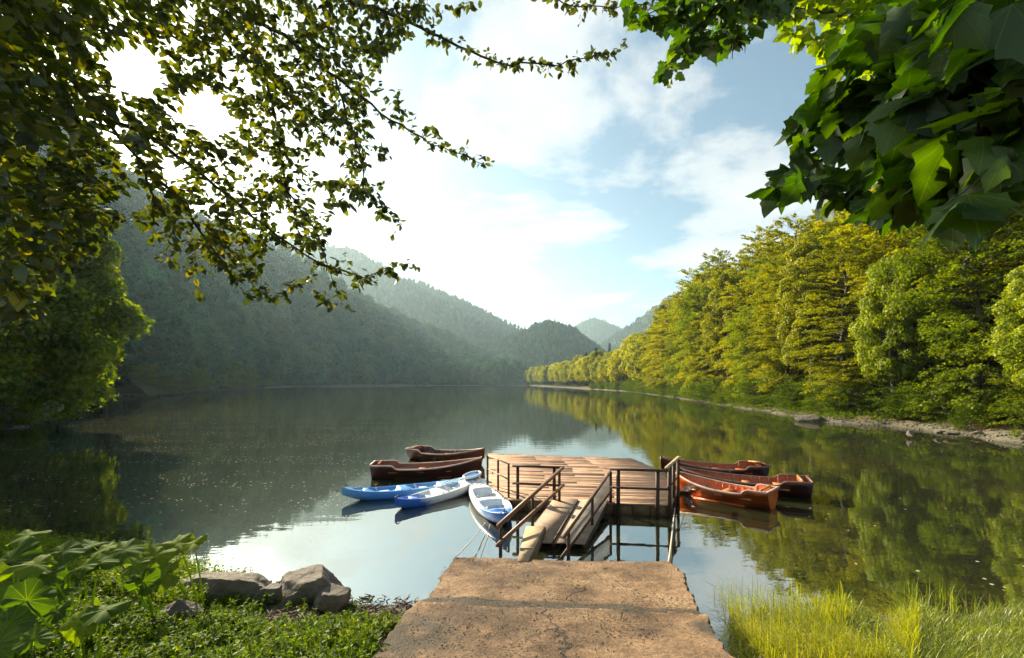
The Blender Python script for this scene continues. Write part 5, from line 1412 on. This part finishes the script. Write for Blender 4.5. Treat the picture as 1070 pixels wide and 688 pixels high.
# driftwood and dry litter between boulders and ramp
def debris(label, n, x0, x1, y0, y1, seed, lmax=.3):
    rng = np.random.default_rng(seed); m = MB()
    for _ in range(n):
        x, y = rng.uniform(x0, x1), rng.uniform(y0, y1)
        if lake_dist(np.array([x]), np.array([y]))[0] < -.15: continue
        z = gzf(x, y) + rng.uniform(.0, .05); a = rng.uniform(0, 3.14); L = rng.uniform(.04, lmax) * rng.random() ** .5; r = rng.uniform(.003, .012)
        dx, dy, dz = math.cos(a) * L / 2, math.sin(a) * L / 2, rng.uniform(-.03, .03)
        m.tube([(x - dx, y - dy, z - dz), (x + rng.normal(0, .01), y + rng.normal(0, .01), z + .01), (x + dx, y + dy, z + dz)], [r, r, r * .5], 4)
    o = link('litter', m.mesh('litter', M['reed_dry'])); tag(o, label, kind='stuff')
debris('dark driftwood bits on the mud between boulders and ramp', 800, -3.4, -1.1, 5.6, 7.5, 1)
debris('dry twigs and dead stalks under the left bank plants', 500, -6, -1.4, 3.2, 6.0, 2, .4)

# ------------------------------------------------------------------ haze
mb = MB(); mb.box((0, 900, 320), (5600, 5400, 646))
hz = link('haze', mb.mesh('haze', None)); tag(hz, 'pale valley haze over the lake and hills', kind='stuff')
m, t = new_mat('valley_haze')
pv = t.n('ShaderNodeVolumePrincipled', ins={'Color': (.64, .88, 1.0, 1), 'Density': .00013, 'Anisotropy': .46})
o = t.n('ShaderNodeOutputMaterial'); t.l(pv.outputs[0], o.inputs['Volume'])
hz.data.materials.append(m)

# ------------------------------------------------------------------ world and sun
EL = math.radians(25.0); AZ = math.radians(-43.0)      # azimuth from +Y, negative = left
w = bpy.data.worlds.new('World'); SC.world = w; w.use_nodes = True
class NW(NT):
    def __init__(s, tr): s.t = tr; tr.nodes.clear()
t = NW(w.node_tree)
sky = t.n('ShaderNodeTexSky', sky_type='NISHITA', sun_disc=False, sun_elevation=EL, sun_rotation=AZ, air_density=1.0, dust_density=2.6, ozone_density=.5, altitude=1000)
tc = t.n('ShaderNodeTexCoord').outputs['Generated']
sp = t.n('ShaderNodeSeparateXYZ', ins={0: tc})
zc = t.math('MAXIMUM', sp.outputs[2], .04)
den = t.math('ADD', zc, .10)
pl = t.n('ShaderNodeCombineXYZ', ins={0: t.math('DIVIDE', sp.outputs[0], den), 1: t.math('DIVIDE', sp.outputs[1], den), 2: 0.0}).outputs[0]
cn = t.noise(pl, scale=1.25, detail=9, rough=.58, dist=.25)
cov = t.noise(t.n('ShaderNodeMapping', ins={'Vector': pl, 'Location': (3.1, 1.4, 0)}).outputs[0], scale=.55, detail=3)
cl_ = t.ramp(t.math('ADD', t.math('MULTIPLY', cn, .72), t.math('MULTIPLY', cov, .34)), [(.515, 0.0), (.565, .7), (.63, 1.0)])
tinted = t.mix(1.0, sky.outputs[0], (.90, 1.03, .96), 'MULTIPLY')
col = t.mix(t.math('MULTIPLY', cl_, .85), tinted, (6.0, 5.9, 5.7))
bg = t.n('ShaderNodeBackground', ins={'Color': col, 'Strength': .058}); ow = t.n('ShaderNodeOutputWorld'); t.l(bg.outputs[0], ow.inputs[0])
sd = bpy.data.lights.new('sun', 'SUN'); sd.energy = 5.0; sd.angle = math.radians(.5); sd.color = (1.0, .85, .62)
so = bpy.data.objects.new('sun', sd); COL.objects.link(so)
dirv = Vector((math.sin(AZ) * math.cos(EL), math.cos(AZ) * math.cos(EL), math.sin(EL)))
so.rotation_euler = dirv.to_track_quat('Z', 'Y').to_euler(); so.location = dirv * 50

# ------------------------------------------------------------------ camera and render settings
cd = bpy.data.cameras.new('camera'); cam = bpy.data.objects.new('camera', cd); COL.objects.link(cam)
cam.location = (0, 0, CH); cam.rotation_euler = (math.radians(90), 0, 0)
cd.sensor_fit = 'HORIZONTAL'; cd.sensor_width = 36; cd.lens = 36 * F / 1070
cd.shift_y = (HY - 344) / 1070; cd.clip_start = .05; cd.clip_end = 8000
SC.camera = cam
SC.render.engine = 'CYCLES'
SC.view_settings.view_transform = 'Standard'; SC.view_settings.look = 'None'; SC.view_settings.gamma = 1; SC.view_settings.exposure = 1.6
cy = SC.cycles
cy.max_bounces = 6; cy.diffuse_bounces = 2; cy.glossy_bounces = 3; cy.transmission_bounces = 2; cy.volume_bounces = 1; cy.transparent_max_bounces = 4
cy.use_adaptive_sampling = True; cy.adaptive_threshold = .02
cy.use_denoising = True
try: cy.denoiser = 'OPENIMAGEDENOISE'
except Exception: pass
cy.sample_clamp_indirect = 6
cy.caustics_reflective = False; cy.caustics_refractive = False
SC.render.film_transparent = False
